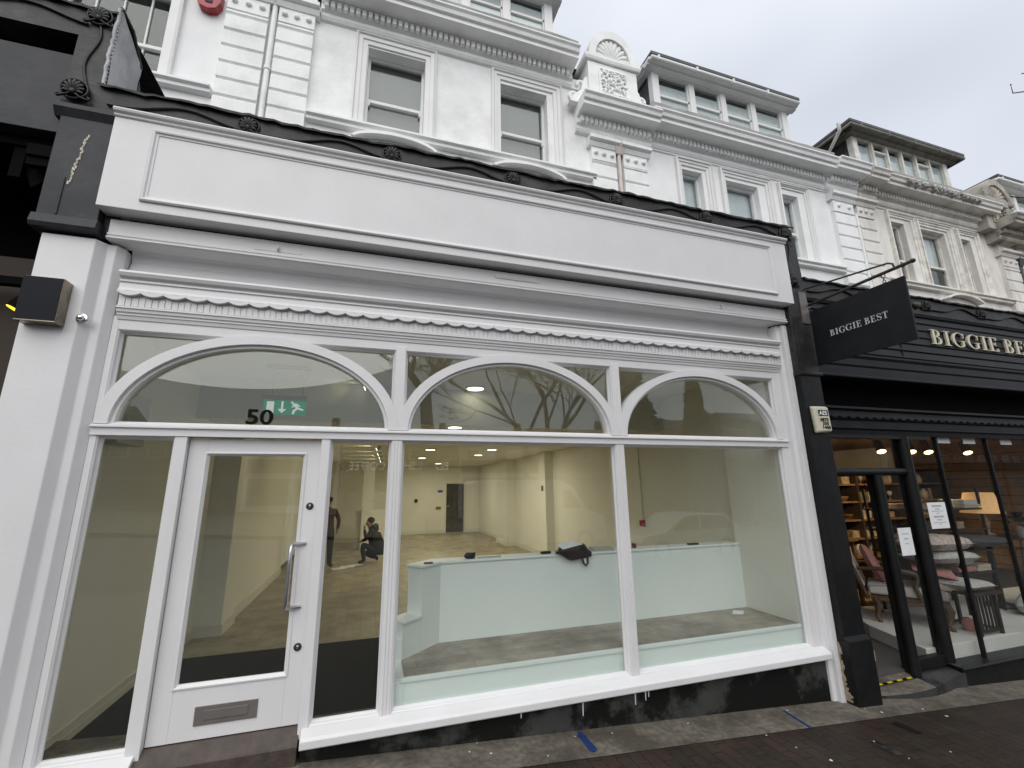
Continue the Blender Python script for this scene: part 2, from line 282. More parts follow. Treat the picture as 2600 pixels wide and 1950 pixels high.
# ------------------------------------------------------------------ mesh builder
class MB:
    def __init__(s): s.v = []; s.f = []; s.sm = []; s.mi = []; s.cur = 0
    def add(s, vs, fs, smooth=False):
        o = len(s.v); s.v += [tuple(p) for p in vs]
        for f in fs: s.f.append([i + o for i in f]); s.sm.append(smooth); s.mi.append(s.cur)
        return s
    def box(s, x0, x1, y0, y1, z0, z1):
        if x0 > x1: x0, x1 = x1, x0
        if y0 > y1: y0, y1 = y1, y0
        if z0 > z1: z0, z1 = z1, z0
        return s.add([(x0,y0,z0),(x1,y0,z0),(x1,y1,z0),(x0,y1,z0),(x0,y0,z1),(x1,y0,z1),(x1,y1,z1),(x0,y1,z1)],
              [(0,3,2,1),(4,5,6,7),(0,1,5,4),(1,2,6,5),(2,3,7,6),(3,0,4,7)])
    def hexa(s, p):
        return s.add(p, [(0,3,2,1),(4,5,6,7),(0,1,5,4),(1,2,6,5),(2,3,7,6),(3,0,4,7)])
    def prism(s, prof, a, b, axis='x', smooth=False, caps=True):
        """extrude a 2-D profile along an axis: x -> (y,z), y -> (x,z), z -> (x,y)"""
        n = len(prof)
        def P(q, t): return {'x': (t, q[0], q[1]), 'y': (q[0], t, q[1]), 'z': (q[0], q[1], t)}[axis]
        vs = [P(q, a) for q in prof] + [P(q, b) for q in prof]
        fs = [(i, (i + 1) % n, n + (i + 1) % n, n + i) for i in range(n)]
        s.add(vs, fs, smooth)
        if caps: s.add(vs, [tuple(range(n - 1, -1, -1)), tuple(range(n, 2 * n))])
        return s
    def tube(s, pts, r, n=8, smooth=True, caps=True):
        pts = [Vector(p) for p in pts]; k = len(pts)
        rs = r if isinstance(r, (list, tuple)) else [r] * k
        vs = []; up = None
        for i, p in enumerate(pts):
            d = (pts[min(i + 1, k - 1)] - pts[max(i - 1, 0)])
            if d.length < 1e-9: d = Vector((0, 0, 1))
            d.normalize()
            if up is None: up = Vector((0, 0, 1)) if abs(d.z) < 0.9 else Vector((1, 0, 0))
            u = d.cross(up)
            if u.length < 1e-4: u = d.cross(Vector((0.3, 0.9, 0.1)))
            u.normalize(); v2 = u.cross(d).normalized(); up = v2
            for j in range(n):
                a = 2 * PI * j / n
                vs.append(p + (u * math.cos(a) + v2 * math.sin(a)) * rs[i])
        fs = [(i * n + j, i * n + (j + 1) % n, (i + 1) * n + (j + 1) % n, (i + 1) * n + j) for i in range(k - 1) for j in range(n)]
        s.add(vs, fs, smooth)
        if caps: s.add(vs, [tuple(range(n - 1, -1, -1)), tuple((k - 1) * n + j for j in range(n))])
        return s
    def lathe(s, prof, c, axis='z', n=24, smooth=True):
        """prof: (radius, height) pairs"""
        vs = []
        for r, h in prof:
            for j in range(n):
                a = 2 * PI * j / n; x, y = r * math.cos(a), r * math.sin(a)
                vs.append({'z': (c[0] + x, c[1] + y, c[2] + h), 'y': (c[0] + x, c[1] + h, c[2] + y), 'x': (c[0] + h, c[1] + x, c[2] + y)}[axis])
        k = len(prof)
        fs = [(i * n + j, i * n + (j + 1) % n, (i + 1) * n + (j + 1) % n, (i + 1) * n + j) for i in range(k - 1) for j in range(n)]
        s.add(vs, fs, smooth)
        s.add(vs, [tuple(range(n - 1, -1, -1)), tuple((k - 1) * n + j for j in range(n))])
        return s
    def sweep(s, path, prof, closed=True, smooth=False):
        """moulding on an x-z path; prof is a list of (inset to the left of travel, y)"""
        n = len(path); k = len(prof); vs = []
        for i in range(n):
            p = Vector(path[i]).to_2d() if len(path[i]) > 2 else Vector(path[i])
            a = Vector(path[i - 1]) if (closed or i > 0) else None
            b = Vector(path[(i + 1) % n]) if (closed or i < n - 1) else None
            d1 = (p - a).normalized() if a is not None else (b - p).normalized()
            d2 = (b - p).normalized() if b is not None else d1
            n1 = Vector((-d1.y, d1.x)); n2 = Vector((-d2.y, d2.x))
            mm = n1 + n2
            if mm.length < 1e-6: mm = n1
            mm.normalize(); l = 1 / max(0.25, mm.dot(n1))
            for q in prof:
                e = p + mm * l * q[0]; vs.append((e.x, q[1], e.y))
        fs = []
        for i in range(n if closed else n - 1):
            j = (i + 1) % n
            for c in range(k):
                d = (c + 1) % k
                fs.append((i * k + c, i * k + d, j * k + d, j * k + c))
        s.add(vs, fs, smooth)
        if not closed: s.add(vs, [tuple(range(k)), tuple((n - 1) * k + c for c in range(k - 1, -1, -1))])
        return s
    def strip(s, A, B, y0, y1, f=None, smooth=False):
        """solid between two x-z polylines of equal length, from depth y0 to y1"""
        n = len(A)
        f = f or (lambda u, v, d: (u, d, v))
        vs = [f(a[0], a[1], y0) for a in A] + [f(b[0], b[1], y0) for b in B] + [f(a[0], a[1], y1) for a in A] + [f(b[0], b[1], y1) for b in B]
        fs = []
        for i in range(n - 1):
            fs += [(i, i + 1, n + i + 1, n + i), (2 * n + i, 3 * n + i, 3 * n + i + 1, 2 * n + i + 1),
                   (i, 2 * n + i, 2 * n + i + 1, i + 1), (n + i, n + i + 1, 3 * n + i + 1, 3 * n + i)]
        fs += [(0, n, 3 * n, 2 * n), (n - 1, 3 * n - 1, 4 * n - 1, 2 * n - 1)]
        return s.add(vs, fs, smooth)
    def ball(s, c, r, n=12, k=8):
        rx, ry, rz = (r, r, r) if not isinstance(r, (list, tuple)) else r
        vs = [(c[0], c[1], c[2] - rz)]
        for i in range(1, k):
            t = -PI / 2 + PI * i / k
            for j in range(n):
                a = 2 * PI * j / n
                vs.append((c[0] + rx * math.cos(t) * math.cos(a), c[1] + ry * math.cos(t) * math.sin(a), c[2] + rz * math.sin(t)))
        vs.append((c[0], c[1], c[2] + rz)); top = len(vs) - 1
        fs = [(0, 1 + (j + 1) % n, 1 + j) for j in range(n)]
        for i in range(k - 2):
            for j in range(n):
                fs.append((1 + i * n + j, 1 + i * n + (j + 1) % n, 1 + (i + 1) * n + (j + 1) % n, 1 + (i + 1) * n + j))
        fs += [(top, 1 + (k - 2) * n + j, 1 + (k - 2) * n + (j + 1) % n) for j in range(n)]
        return s.add(vs, fs, True)
    def wall(s, x0, x1, z0, z1, yf, yr, holes):
        """front sheet with openings and their reveals (depth yf..yr)"""
        xs = sorted({x0, x1, *[h[0] for h in holes], *[h[1] for h in holes]}); zs = sorted({z0, z1, *[h[2] for h in holes], *[h[3] for h in holes]})
        xs = [x for x in xs if x0 <= x <= x1]; zs = [z for z in zs if z0 <= z <= z1]
        for i in range(len(xs) - 1):
            for j in range(len(zs) - 1):
                cx, cz = (xs[i] + xs[i+1]) / 2, (zs[j] + zs[j+1]) / 2
                if any(h[0] < cx < h[1] and h[2] < cz < h[3] for h in holes): continue
                s.add([(xs[i],yf,zs[j]),(xs[i+1],yf,zs[j]),(xs[i+1],yf,zs[j+1]),(xs[i],yf,zs[j+1])], [(0,1,2,3)])
        for a, b, c, d in holes:
            s.add([(a,yf,c),(a,yr,c),(a,yr,d),(a,yf,d)], [(0,1,2,3)]); s.add([(b,yf,c),(b,yf,d),(b,yr,d),(b,yr,c)], [(0,1,2,3)])
            s.add([(a,yf,d),(a,yr,d),(b,yr,d),(b,yf,d)], [(0,1,2,3)]); s.add([(a,yf,c),(b,yf,c),(b,yr,c),(a,yr,c)], [(0,1,2,3)])
        s.add([(x0,yf,z0),(x0,yr+.1,z0),(x0,yr+.1,z1),(x0,yf,z1)], [(0,1,2,3)]); s.add([(x1,yf,z0),(x1,yf,z1),(x1,yr+.1,z1),(x1,yr+.1,z0)], [(0,1,2,3)])
        return s
    def build(s, name, material, parent=None, bevel=0.0, recalc=True):
        me = bpy.data.meshes.new(name)
        me.from_pydata(s.v, [], s.f); 
        mats = material if isinstance(material, (list, tuple)) else [material]
        for x in mats: me.materials.append(M[x] if isinstance(x, str) else x)
        me.polygons.foreach_set('use_smooth', s.sm); me.polygons.foreach_set('material_index', s.mi)
        if recalc:
            bm = bmesh.new(); bm.from_mesh(me)
            if bevel: bmesh.ops.remove_doubles(bm, verts=bm.verts, dist=1e-6)
            bmesh.ops.recalc_face_normals(bm, faces=bm.faces); bm.to_mesh(me); bm.free()
        me.update()
        o = bpy.data.objects.new(name, me); COL.objects.link(o)
        if parent is not None:
            o.parent = parent
            o.matrix_parent_inverse = WORLD.get(parent.as_pointer(), Matrix.Identity(4)).inverted()
        if bevel:
            b = o.modifiers.new('bevel', 'BEVEL'); b.width = bevel; b.segments = 2; b.limit_method = 'ANGLE'; b.angle_limit = math.radians(40)
        return o
WORLD = {}
def thing(name, label, cat, loc, group=None):
    o = bpy.data.objects.new(name, None); COL.objects.link(o); o.location = loc; o.empty_display_size = 0.2
    WORLD[o.as_pointer()] = Matrix.Translation(Vector(loc))
    o['label'] = label; o['category'] = cat
    if group: o['group'] = group
    return o
def tag(o, label, cat, group=None):
    o['label'] = label; o['category'] = cat
    if group: o['group'] = group
    return o
def structure(o): o['kind'] = 'structure'; return o
def dup(o, delta, label=None, rz=0.0):
    """copy of a thing moved by delta, with copies of its parts and sub-parts"""
    r = o.copy(); COL.objects.link(r); r.location = Vector(o.location) + Vector(delta); r.rotation_euler = (0, 0, rz)
    if label: r['label'] = label
    for ch in list(o.children):
        c = ch.copy(); COL.objects.link(c); c.parent = r
        for g in list(ch.children):
            d = g.copy(); COL.objects.link(d); d.parent = c
    return r
def mat4(o): return WORLD.get(o.as_pointer(), Matrix.Identity(4))

def text_mesh(txt, size, depth, font_scale=(1, 1), align='LEFT', bold=0.0):
    cu = bpy.data.curves.new('t', 'FONT'); cu.body = txt; cu.size = size; cu.extrude = depth; cu.align_x = align; cu.resolution_u = 4; cu.offset = bold
    ob = bpy.data.objects.new('t', cu); COL.objects.link(ob)
    dg = bpy.context.evaluated_depsgraph_get(); dg.update()
    me = bpy.data.meshes.new_from_object(ob.evaluated_get(dg))
    vs = [(v.co.x * font_scale[0], v.co.y * font_scale[1], v.co.z) for v in me.vertices]; fs = [list(p.vertices) for p in me.polygons]
    bpy.data.objects.remove(ob); bpy.data.curves.remove(cu); bpy.data.meshes.remove(me)
    return vs, fs

# serif capitals drawn as strokes, unit height; each glyph -> (advance, list of (A,B) strips)
def arc(cx, cz, rx, rz, a0, a1, n=14):
    return [(cx + rx * math.cos(math.radians(a0 + (a1 - a0) * i / n)), cz + rz * math.sin(math.radians(a0 + (a1 - a0) * i / n))) for i in range(n + 1)]
def rc(x0, x1, z0, z1): return ([(x0, z0), (x1, z0)], [(x0, z1), (x1, z1)])
def glyph(c):
    if c == 'I': return 0.42, [rc(.14,.28,.03,.97), rc(.02,.40,0,.045), rc(.02,.40,.955,1)]
    if c == 'E': return 0.66, [rc(.10,.24,.03,.97), rc(.0,.58,0,.05), rc(.0,.55,.95,1), rc(.24,.46,.49,.54), rc(.54,.60,.0,.22), rc(.51,.57,.80,1), rc(.42,.47,.40,.63)]
    if c == 'T': return 0.68, [rc(.26,.40,.03,.97), rc(.15,.51,0,.045), rc(.02,.64,.95,1), rc(.02,.07,.76,.98), rc(.59,.64,.76,.98)]
    if c == 'B':
        return 0.68, [rc(.10,.24,.03,.97), rc(.0,.30,0,.045), rc(.0,.30,.955,1), rc(.22,.32,.50,.54),
            (arc(.28,.76,.27,.24,-90,90), arc(.28,.76,.14,.195,-90,90)), (arc(.30,.265,.32,.265,-90,90), arc(.30,.265,.18,.22,-90,90))]
    if c == 'G':
        return 0.86, [(arc(.44,.5,.42,.52,38,322,26), arc(.47,.5,.30,.475,38,322,26)), rc(.62,.76,.08,.42), rc(.54,.83,.40,.445), rc(.72,.77,.66,.98)]
    if c == 'S':
        sp = arc(.30,.74,.22,.235,40,260,14) + arc(.28,.26,.25,.245,80,-130,14)
        A, B = [], []
        for i, p in enumerate(sp):
            q = sp[min(i + 1, len(sp) - 1)]; r = sp[max(i - 1, 0)]
            d = Vector((q[0] - r[0], q[1] - r[1])); d.normalize(); t = i / (len(sp) - 1)
            h = 0.028 + 0.05 * math.exp(-((t - 0.5) / 0.17) ** 2)
            A.append((p[0] - d.y * h, p[1] + d.x * h)); B.append((p[0] + d.y * h, p[1] - d.x * h))
        return 0.60, [(A, B), rc(.47,.52,.72,.97), rc(.03,.08,.03,.28)]
    return 0.34, []
def serif(mb, txt, f, y0, y1, stretch=1.0, track=0.07):
    """f(u,v,d) places glyph space (unit height) in the world"""
    u = 0.0; k = 0
    for ch in txt:
        adv, parts = glyph(ch)
        for A, B in parts:
            k += 1; e = 0.0004 * (k % 5)
            mb.strip([(u + a[0] * stretch, a[1]) for a in A], [(u + b[0] * stretch, b[1]) for b in B], y0 - e * (1 if y1 > y0 else -1), y1, f)
        u += (adv + track) * stretch
    return u

GSL = -0.0595
def gz(x): return -0.12 + GSL * x                      # the pavement falls to the right
exec_parts = True

# ------------------------------------------------------------------ ground
def slope_sheet(name, x0, x1, y0, y1, off, m, nx=40, side=0.0):
    b = MB()
    b.add([(x0, y0, gz(x0) + off), (x1, y0, gz(x1) + off), (x1, y1, gz(x1) + off), (x0, y1, gz(x0) + off)], [(0, 1, 2, 3)])
    if side:
        b.add([(x0, y0, gz(x0) + off), (x1, y0, gz(x1) + off), (x1, y0, gz(x1) + off - side), (x0, y0, gz(x0) + off - side)], [(0, 1, 2, 3)])
    return structure(b.build(name, m))
slope_sheet('ground', -400, 400, -500, 300, -0.16, 'asphalt')
slope_sheet('road', -120, 120, -15.0, -5.2, -0.155, 'asphalt')
slope_sheet('pavement', -60, 60, -5.2, -0.33, 0.0, 'pave', side=0.15)
slope_sheet('concrete_strip', -60, 60, -0.385, 0.6, 0.004, 'conc')
slope_sheet('far_pavement', -120, 120, -30.0, -15.0, -0.04, 'conc')

# ------------------------------------------------------------------ upper storeys, set back behind the shops
YW = 3.3
def sash_window(house, x0, x1, z0, z1, zm, ax0, ax1, az, blind='blind', bars=False, dz=0.0, yw=YW, sash='sash', deep=0.22, blind_drop=1.0, gl='wglass'):
    """architrave + box sash as 'window', with pane and blind as sub-parts"""
    b = MB()
    # architrave: three stepped bands up one side, over, and down the other
    path = [(ax0, z0), (ax0, az), (ax1, az), (ax1, z0)]
    wd = min(x0 - ax0, az - z1, ax1 - x1)
    prof = [(0, yw + .01), (0, yw - .075), (-.03, yw - .09), (-.05, yw - .06), (-wd * .55, yw - .055), (-wd * .57, yw - .035), (-wd * .97, yw - .03), (-wd, yw - .02), (-wd, yw + .01)]
    b.sweep(path, prof, closed=False)
    yr = yw + deep
    # sash box
    fr = 0.045
    for (a, c) in ((x0, x0 + fr), (x1 - fr, x1)): b.box(a, c, yr - .03, yr + .05, z0, z1)
    b.box(x0 + fr, x1 - fr, yr - .03, yr + .05, z1 - .06, z1); b.box(x0 + fr, x1 - fr, yr - .035, yr + .05, z0, z0 + .075)
    b.box(x0 + fr, x1 - fr, yr - .045, yr + .045, zm - .03, zm + .03)
    for xx in (x0 + fr, x1 - fr - .03): b.box(xx, xx + .03, yr - .05, yr - .005, zm - .10, zm - .03)
    if bars:
        for i in range(1, bars): b.box(x0 + (x1 - x0) * i / bars - .012, x0 + (x1 - x0) * i / bars + .012, yr - .012, yr + .02, z0 + .07, z1 - .05)
    wnd = b.build('window', sash, house, bevel=0)
    MB().box(x0 + .03, x1 - .03, yr + .012, yr + .018, z0 + .05, z1 - .05).build('pane', gl, wnd)
    q = MB(); zb = z1 - (z1 - z0) * blind_drop
    q.box(x0 + .005, x1 - .005, yr + .10, yr + .11, zb, z1)
    q.build('blind', blind, wnd)
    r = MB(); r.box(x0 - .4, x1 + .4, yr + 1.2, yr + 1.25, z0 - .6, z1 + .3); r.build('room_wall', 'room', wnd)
    return wnd

def cornice_profile(D, out=0.0):
    y = YW - out
    return [(YW + .05, D - .20), (y - .05, D - .17), (y - .08, D - .12), (y - .08, D - .05), (y - .12, D - .02), (y - .12, D + .11), (y - .26, D + .14),
            (y - .45, D + .15), (y - .45, D + .235), (y - .50, D + .25), (y - .52, D + .32), (y - .56, D + .355), (y - .56, D + .385), (YW + .05, D + .46)]
def cornice(house, x0, x1, D, out=0.0, m='stucco', ends=True, dents=True, name='cornice'):
    b = MB(); b.prism(cornice_profile(D, out), x0, x1)
    y = YW - out
    if dents:
        n = int((x1 - x0 - .1) / 0.105)
        for i in range(n):
            xx = x0 + .06 + i * (x1 - x0 - .12) / n
            b.box(xx, xx + .068, y - .20, y - .118, D - .012, D + .118)
    return b.build(name, m, house)
def ledge_top(house, x0, x1, D, out=0.0):
    y = YW - out
    b = MB(); n = max(6, int((x1 - x0) / 0.3)); random.seed(int(x0 * 10))
    A = []; Bq = []
    for i in range(n + 1):
        xx = x0 + (x1 - x0) * i / n
        A.append((xx, D + .384)); Bq.append((xx, D + .56 + random.uniform(0, .03)))
    b.strip(A, Bq, y - .47, YW + .1)
    return b.build('cornice_flashing', 'ledge', house)
def pilaster(house, x0, x1, z0, z1, m, dots=3, cap=True, flip=False):
    """rusticated pilaster of blocks with V joints, roundels and a little capital"""
    b = MB(); y = YW - .10; z = z0; h = 0.33
    while z < z1 - .32:
        t = min(z + h, z1 - .30); c = .035
        b.hexa([(x0 + .0, YW + .02, z), (x1, YW + .02, z), (x1, YW + .02, t), (x0, YW + .02, t), (x0, y + .03, z), (x1, y + .03, z), (x1, y + .03, t), (x0, y + .03, t)])
        b.prism([(y + .03, z), (y, z + c), (y, t - c), (y + .03, t)], x0 + .0, x1, 'x')
        z = t
    b.box(x0, x1, y, YW + .02, z1 - .30, z1 - .005)
    for i in range(dots):
        b.lathe([(.052, 0), (.048, -.028), (.03, -.045), (.0, -.05)], (x0 + (x1 - x0) * (i + .5) / dots, y, z1 - .14), 'y', 14)
    if cap:
        b.prism([(YW + .02, z1), (y - .02, z1), (y - .05, z1 + .06), (y - .05, z1 + .10), (y - .12, z1 + .12), (y - .12, z1 + .19), (YW + .02, z1 + .22)], x0 - .07, x1 + .07)
        b.box(x0, x1, y + .01, YW + .02, z1 + .21, z1 + .45)
    return b.build('pilaster', m, house)
def pediment(house, x0, x1, z0, zs, zt, m, yb=YW, scrolls=True):
    """attic block with a carved panel, carrying a round shell top, with side scrolls"""
    b = MB(); yf = yb - .30; cx = (x0 + x1) / 2; hw = (x1 - x0) / 2
    b.box(x0, x1, yf, yb + .35, z0, zs)
    ph = (zs - z0)
    fr = [(cx - hw * .60, z0 + ph * .25), (cx + hw * .60, z0 + ph * .25), (cx + hw * .60, z0 + ph * .88), (cx - hw * .60, z0 + ph * .88)]
    b.sweep(fr, [(0, yf + .005), (0, yf - .03), (.035, yf - .035), (.05, yf - .015), (.07, yf - .01), (.07, yf + .005)])
    b.prism([(yb + .3, zs), (yf - .05, zs + .02), (yf - .07, zs + .07), (yf - .07, zs + .13), (yb + .3, zs + .13)], x0 - .08, x1 + .08)
    r = hw * .98; rz = zt - zs - .13; zc = zs + .13
    b.strip(arc(cx, zc, r, rz, 0, 180, 24), arc(cx, zc, r * .72, rz * .72, 0, 180, 24), yf - .07, yb + .25)
    b.strip(arc(cx, zc, r * .73, rz * .73, 0, 180, 24), arc(cx, zc, 0.002, 0.002, 0, 180, 24), yf + .08, yb + .2)
    for i in range(11):                                  # shell flutes
        a = math.radians(8 + 164 * i / 10)
        b.tube([(cx + .03 * math.cos(a), yf + .05, zc + .03), (cx + r * .40 * math.cos(a), yf + .0, zc + rz * .40 * math.sin(a) + .01), (cx + r * .68 * math.cos(a), yf + .03, zc + rz * .68 * math.sin(a))],
               [.012, .05, .075], 7)
    o = b.build('pediment', m, house)
    c = MB(); random.seed(5)                            # carved foliage panel
    fx0, fx1, fz0, fz1 = cx - hw * .52, cx + hw * .52, z0 + ph * .30, z0 + ph * .83
    for i in range(7):
        for j in range(7):
            px = fx0 + (fx1 - fx0) * (i + .5 + random.uniform(-.2, .2)) / 7; pz = fz0 + (fz1 - fz0) * (j + .5 + random.uniform(-.2, .2)) / 7
            a0 = random.uniform(0, 6)
            pts = [(px + .045 * math.cos(a0 + t), yf - .012 - .012 * math.sin(t), pz + .045 * math.sin(a0 + t)) for t in (0, .9, 1.8, 2.7, 3.6)]
            c.tube(pts, [.012, .022, .024, .02, .008], 6)
    c.build('carved_panel', m, o)
    for sgn in ((-1, 1) if scrolls else ()):
        sc = MB()
        xe = x0 if sgn < 0 else x1
        for (qx, qz, rad, t0, t1) in ((.30, .16, .13, -200, 110), (.14, .50, .09, -30, 250)):
            pts = [(xe + sgn * (qx + rad * math.cos(math.radians(a)) * (1 - .3 * k / 14)), yf + .12, z0 + qz + rad * math.sin(math.radians(a)) * (1 - .3 * k / 14)) for k, a in enumerate([t0 + (t1 - t0) * i / 14 for i in range(15)])]
            sc.tube(pts, .045, 8)
        sc.prism([(xe, z0), (xe + sgn * .42, z0), (xe + sgn * .36, z0 + .14), (xe + sgn * .16, z0 + .34), (xe + sgn * .07, z0 + .66), (xe, z0 + .72)], yf + .06, yf + .22, 'y')
        sc.build('scroll', m, o)
    return o
def downpipe(house, x, z0, z1, m, hopper=True):
    b = MB(); y = YW - .07
    b.tube([(x, y, z0), (x, y, z1)], .042, 10)
    z = z0 + .5
    while z < z1: b.tube([(x, y, z), (x, y, z + .07)], .054, 10); z += 1.5
    if hopper: b.hexa([(x-.07,y-.05,z1-.02),(x+.07,y-.05,z1-.02),(x+.07,y+.06,z1-.02),(x-.07,y+.06,z1-.02),(x-.16,y-.12,z1+.2),(x+.16,y-.12,z1+.2),(x+.16,y+.06,z1+.2),(x-.16,y+.06,z1+.2)])
    return b.build('downpipe', m, house)
def dormer(house, x0, x1, z0, z1, yf, bays, style, over=0.14, lift=.03):
    """flat-fronted dormer with slate cheeks, a gutter and a hipped lead-grey roof"""
    old = style == 'old'; m = 'sash_old' if old else 'sash'; gm = 'gutter_old' if old else 'sash'
    b = MB(); yb = yf + 3.2; rz = z1 - .06 + lift; oy = .26
    b.prism([(yf + .06, z0), (yb, z0), (yb, z1), (yf + .06, z1)], x0 + .02, x0 + .14, 'x')
    b.prism([(yf + .06, z0), (yb, z0), (yb, z1), (yf + .06, z1)], x1 - .14, x1 - .02, 'x')
    b.box(x0 + .08, x1 - .08, yf + .2, yb - .01, z1 - .10, z1 - .02)
    d = b.build('dormer', 'slate', house)
    r = MB()
    r.hexa([(x0 - over - .04, yf - oy - .04, rz + .175), (x1 + over + .04, yf - oy - .04, rz + .175), (x1 + over + .04, yb, rz + .175), (x0 - over - .04, yb, rz + .175),
            (x0 - over - .04, yf - oy - .04, rz + .26), (x1 + over + .04, yf - oy - .04, rz + .26), (x1 + over + .04, yb, rz + .26), (x0 - over - .04, yb, rz + .26)])
    r.hexa([(x0 - over, yf - oy, rz + .261), (x1 + over, yf - oy, rz + .261), (x1 + over, yb, rz + .261), (x0 - over, yb, rz + .261),
            (x0 + .6, yf + .8, rz + .55), (x1 - .6, yf + .8, rz + .55), (x1 - .6, yb, rz + .55), (x0 + .6, yb, rz + .55)])
    r.build('dormer_roof', 'slate_top', d)
    g = MB(); ov = oy
    prof = [(0, .06), (-ov * .55, .075), (-ov * .6, .12), (-ov * .85, .135), (-ov * .85, .21), (0, .21)]
    g.prism([(yf + q[0], rz + q[1] - .06) for q in prof], x0 - ov * .8, x1 + ov * .8, 'x')
    for sx, xe in ((-1, x0), (1, x1)):
        g.prism([(xe - sx * .0 + sx * -q[0], rz + q[1] - .06) for q in prof], yf + .002, yb, 'y')
    yg = yf - oy + .0
    g.tube([(x0 - over, yb, rz + .105), (x0 - over, yg, rz + .105), (x1 + over, yg, rz + .105), (x1 + over, yb, rz + .105)], .062, 10)
    k = x0
    while k < x1: g.box(k, k + .05, yg - .066, yg + .06, rz + .04, rz + .172); k += 1.15
    g.build('gutter', gm, d)
    f = MB(); f.box(x0, x0 + .20, yf, yf + .16, z0, z1); f.box(x1 - .20, x1, yf, yf + .16, z0, z1)
    f.box(x0 + .2, x1 - .2, yf + .002, yf + .15, z1 - .06, z1); f.box(x0 + .2, x1 - .2, yf - .02, yf + .15, z0, z0 + .07)
    bx = [x0 + .2 + (x1 - x0 - .4) * i / bays for i in range(bays + 1)]
    pw = .035 if old else .085
    for i in range(1, bays): f.box(bx[i] - pw, bx[i] + pw, yf + .004, yf + .14, z0 + .07, z1 - .06)
    p = MB(); bl = MB(); random.seed(int(x0))
    for i in range(bays):
        a = bx[i] + (pw if i else 0); c = bx[i + 1] - (pw if i < bays - 1 else 0)
        zm = (z0 + z1) / 2 - .02
        if not old:
            f.box(a, c, yf + .05, yf + .11, zm - .03, zm + .03); f.box(a, a + .035, yf + .05, yf + .12, z0 + .07, z1 - .06); f.box(c - .035, c, yf + .05, yf + .12, z0 + .07, z1 - .06)
        elif i in (1, 4): f.box(a, c, yf + .03, yf + .10, z1 - .36, z1 - .31)
        p.box(a + .003, c - .003, yf + .085, yf + .09, z0 + .073, z1 - .063)
        dr = random.uniform(.16, .26)
        bl.box(a + .01, c - .01, yf + .112, yf + .117, z0 + .05, z1 - dr)
    f.build('window_frame', m, d); p.build('pane', 'wglass', d); bl.build('blind', 'white_blind', d)
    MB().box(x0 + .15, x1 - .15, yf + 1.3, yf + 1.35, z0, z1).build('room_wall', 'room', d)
    return d
def main_roof(house, x0, x1, D):
    b = MB(); b.prism([(YW + .05, D + .40), (8.8, D + 3.6), (9.3, D + 3.6), (14.5, D + .4)], x0, x1); return b.build('roof', 'slate_top', house)
def sill_band(house, x0, x1, z, m='stucco', bows=()):
    b = MB(); b.prism([(YW + .05, z - .16), (YW - .10, z - .13), (YW - .10, z - .07), (YW - .15, z - .05), (YW - .15, z - .01), (YW + .05, z + .02)], x0, x1)
    for cx, hw in bows:
        A = arc(cx, z - .42, hw, .30, 20, 160, 20); Bq = arc(cx, z - .42, hw * .93, .24, 20, 160, 20)
        b.strip(A, Bq, YW - .16, YW + .0)
    return b.build('sill_band', m, house)
def string_course(house, x0, x1, z, m='stucco'):
    b = MB(); b.prism([(YW + .02, z - .035), (YW - .03, z - .02), (YW - .035, z + .01), (YW + .02, z + .03)], x0, x1); return b.build('string_course', m, house)
def shell(house, x0, x1, ztop, holes, m, zbot=3.4):
    b = MB(); b.wall(x0, x1, zbot, ztop, YW, YW + .24, holes); o = b.build('wall', m, house, recalc=False)
    s2 = MB(); s2.box(x0 + .0, x0 + .2, YW + .35, 14.4, 0, ztop); s2.box(x1 - .2, x1, YW + .35, 14.4, 0, ztop); s2.box(x0 + .2, x1 - .2, 14.0, 14.4, 2.9, ztop); s2.build('party_wall', m, house)
    return o
GH = 'white stucco terraced houses above the shops'
# the house above the arched shop
h1 = thing('terraced_house', 'white stucco upper storey directly above the vacant shop, with two large sash windows', 'house', (1.35, 3.3, 3.4), GH)
W1 = (-0.46, 0.57, 7.86, 9.60); W2 = (2.06, 3.06, 7.86, 9.58)
shell(h1, -2.0, 4.68, 10.2, [W1, W2], 'stucco')
sash_window(h1, *W1, 8.60, -0.68, 0.78, 9.84); sash_window(h1, *W2, 8.58, 1.87, 3.38, 9.84)
sill_band(h1, -1.36, 4.05, 7.85, bows=((0.1, .78), (2.62, .80)))
string_course(h1, -1.35, 4.02, 9.92)
cornice(h1, -1.30, 3.62, 10.07); ledge_top(h1, -1.30, 3.62, 10.07)
cornice(h1, 3.66, 5.46, 8.98, .02, name='pilaster_cornice')
fz = MB(); fz.box(3.98, 5.36, YW - .10, YW + .02, 8.70, 8.80); fz.build('frieze_block', 'stucco', h1)
pilaster(h1, -1.95, -1.38, 6.8, 9.85, 'stucco'); pilaster(h1, 3.98, 4.54, 6.8, 8.50, 'stucco')
downpipe(h1, 4.63, 6.5, 8.46, 'pipe_pink'); downpipe(h1, -2.02, 6.5, 9.95, 'stucco')
pediment(h1, 3.90, 5.08, 9.36, 10.45, 11.32, 'stucco')
dormer(h1, -1.6, 3.55, 11.95, 13.0, 3.9, 5, 'new'); main_roof(h1, -2.0, 4.68, 10.15)
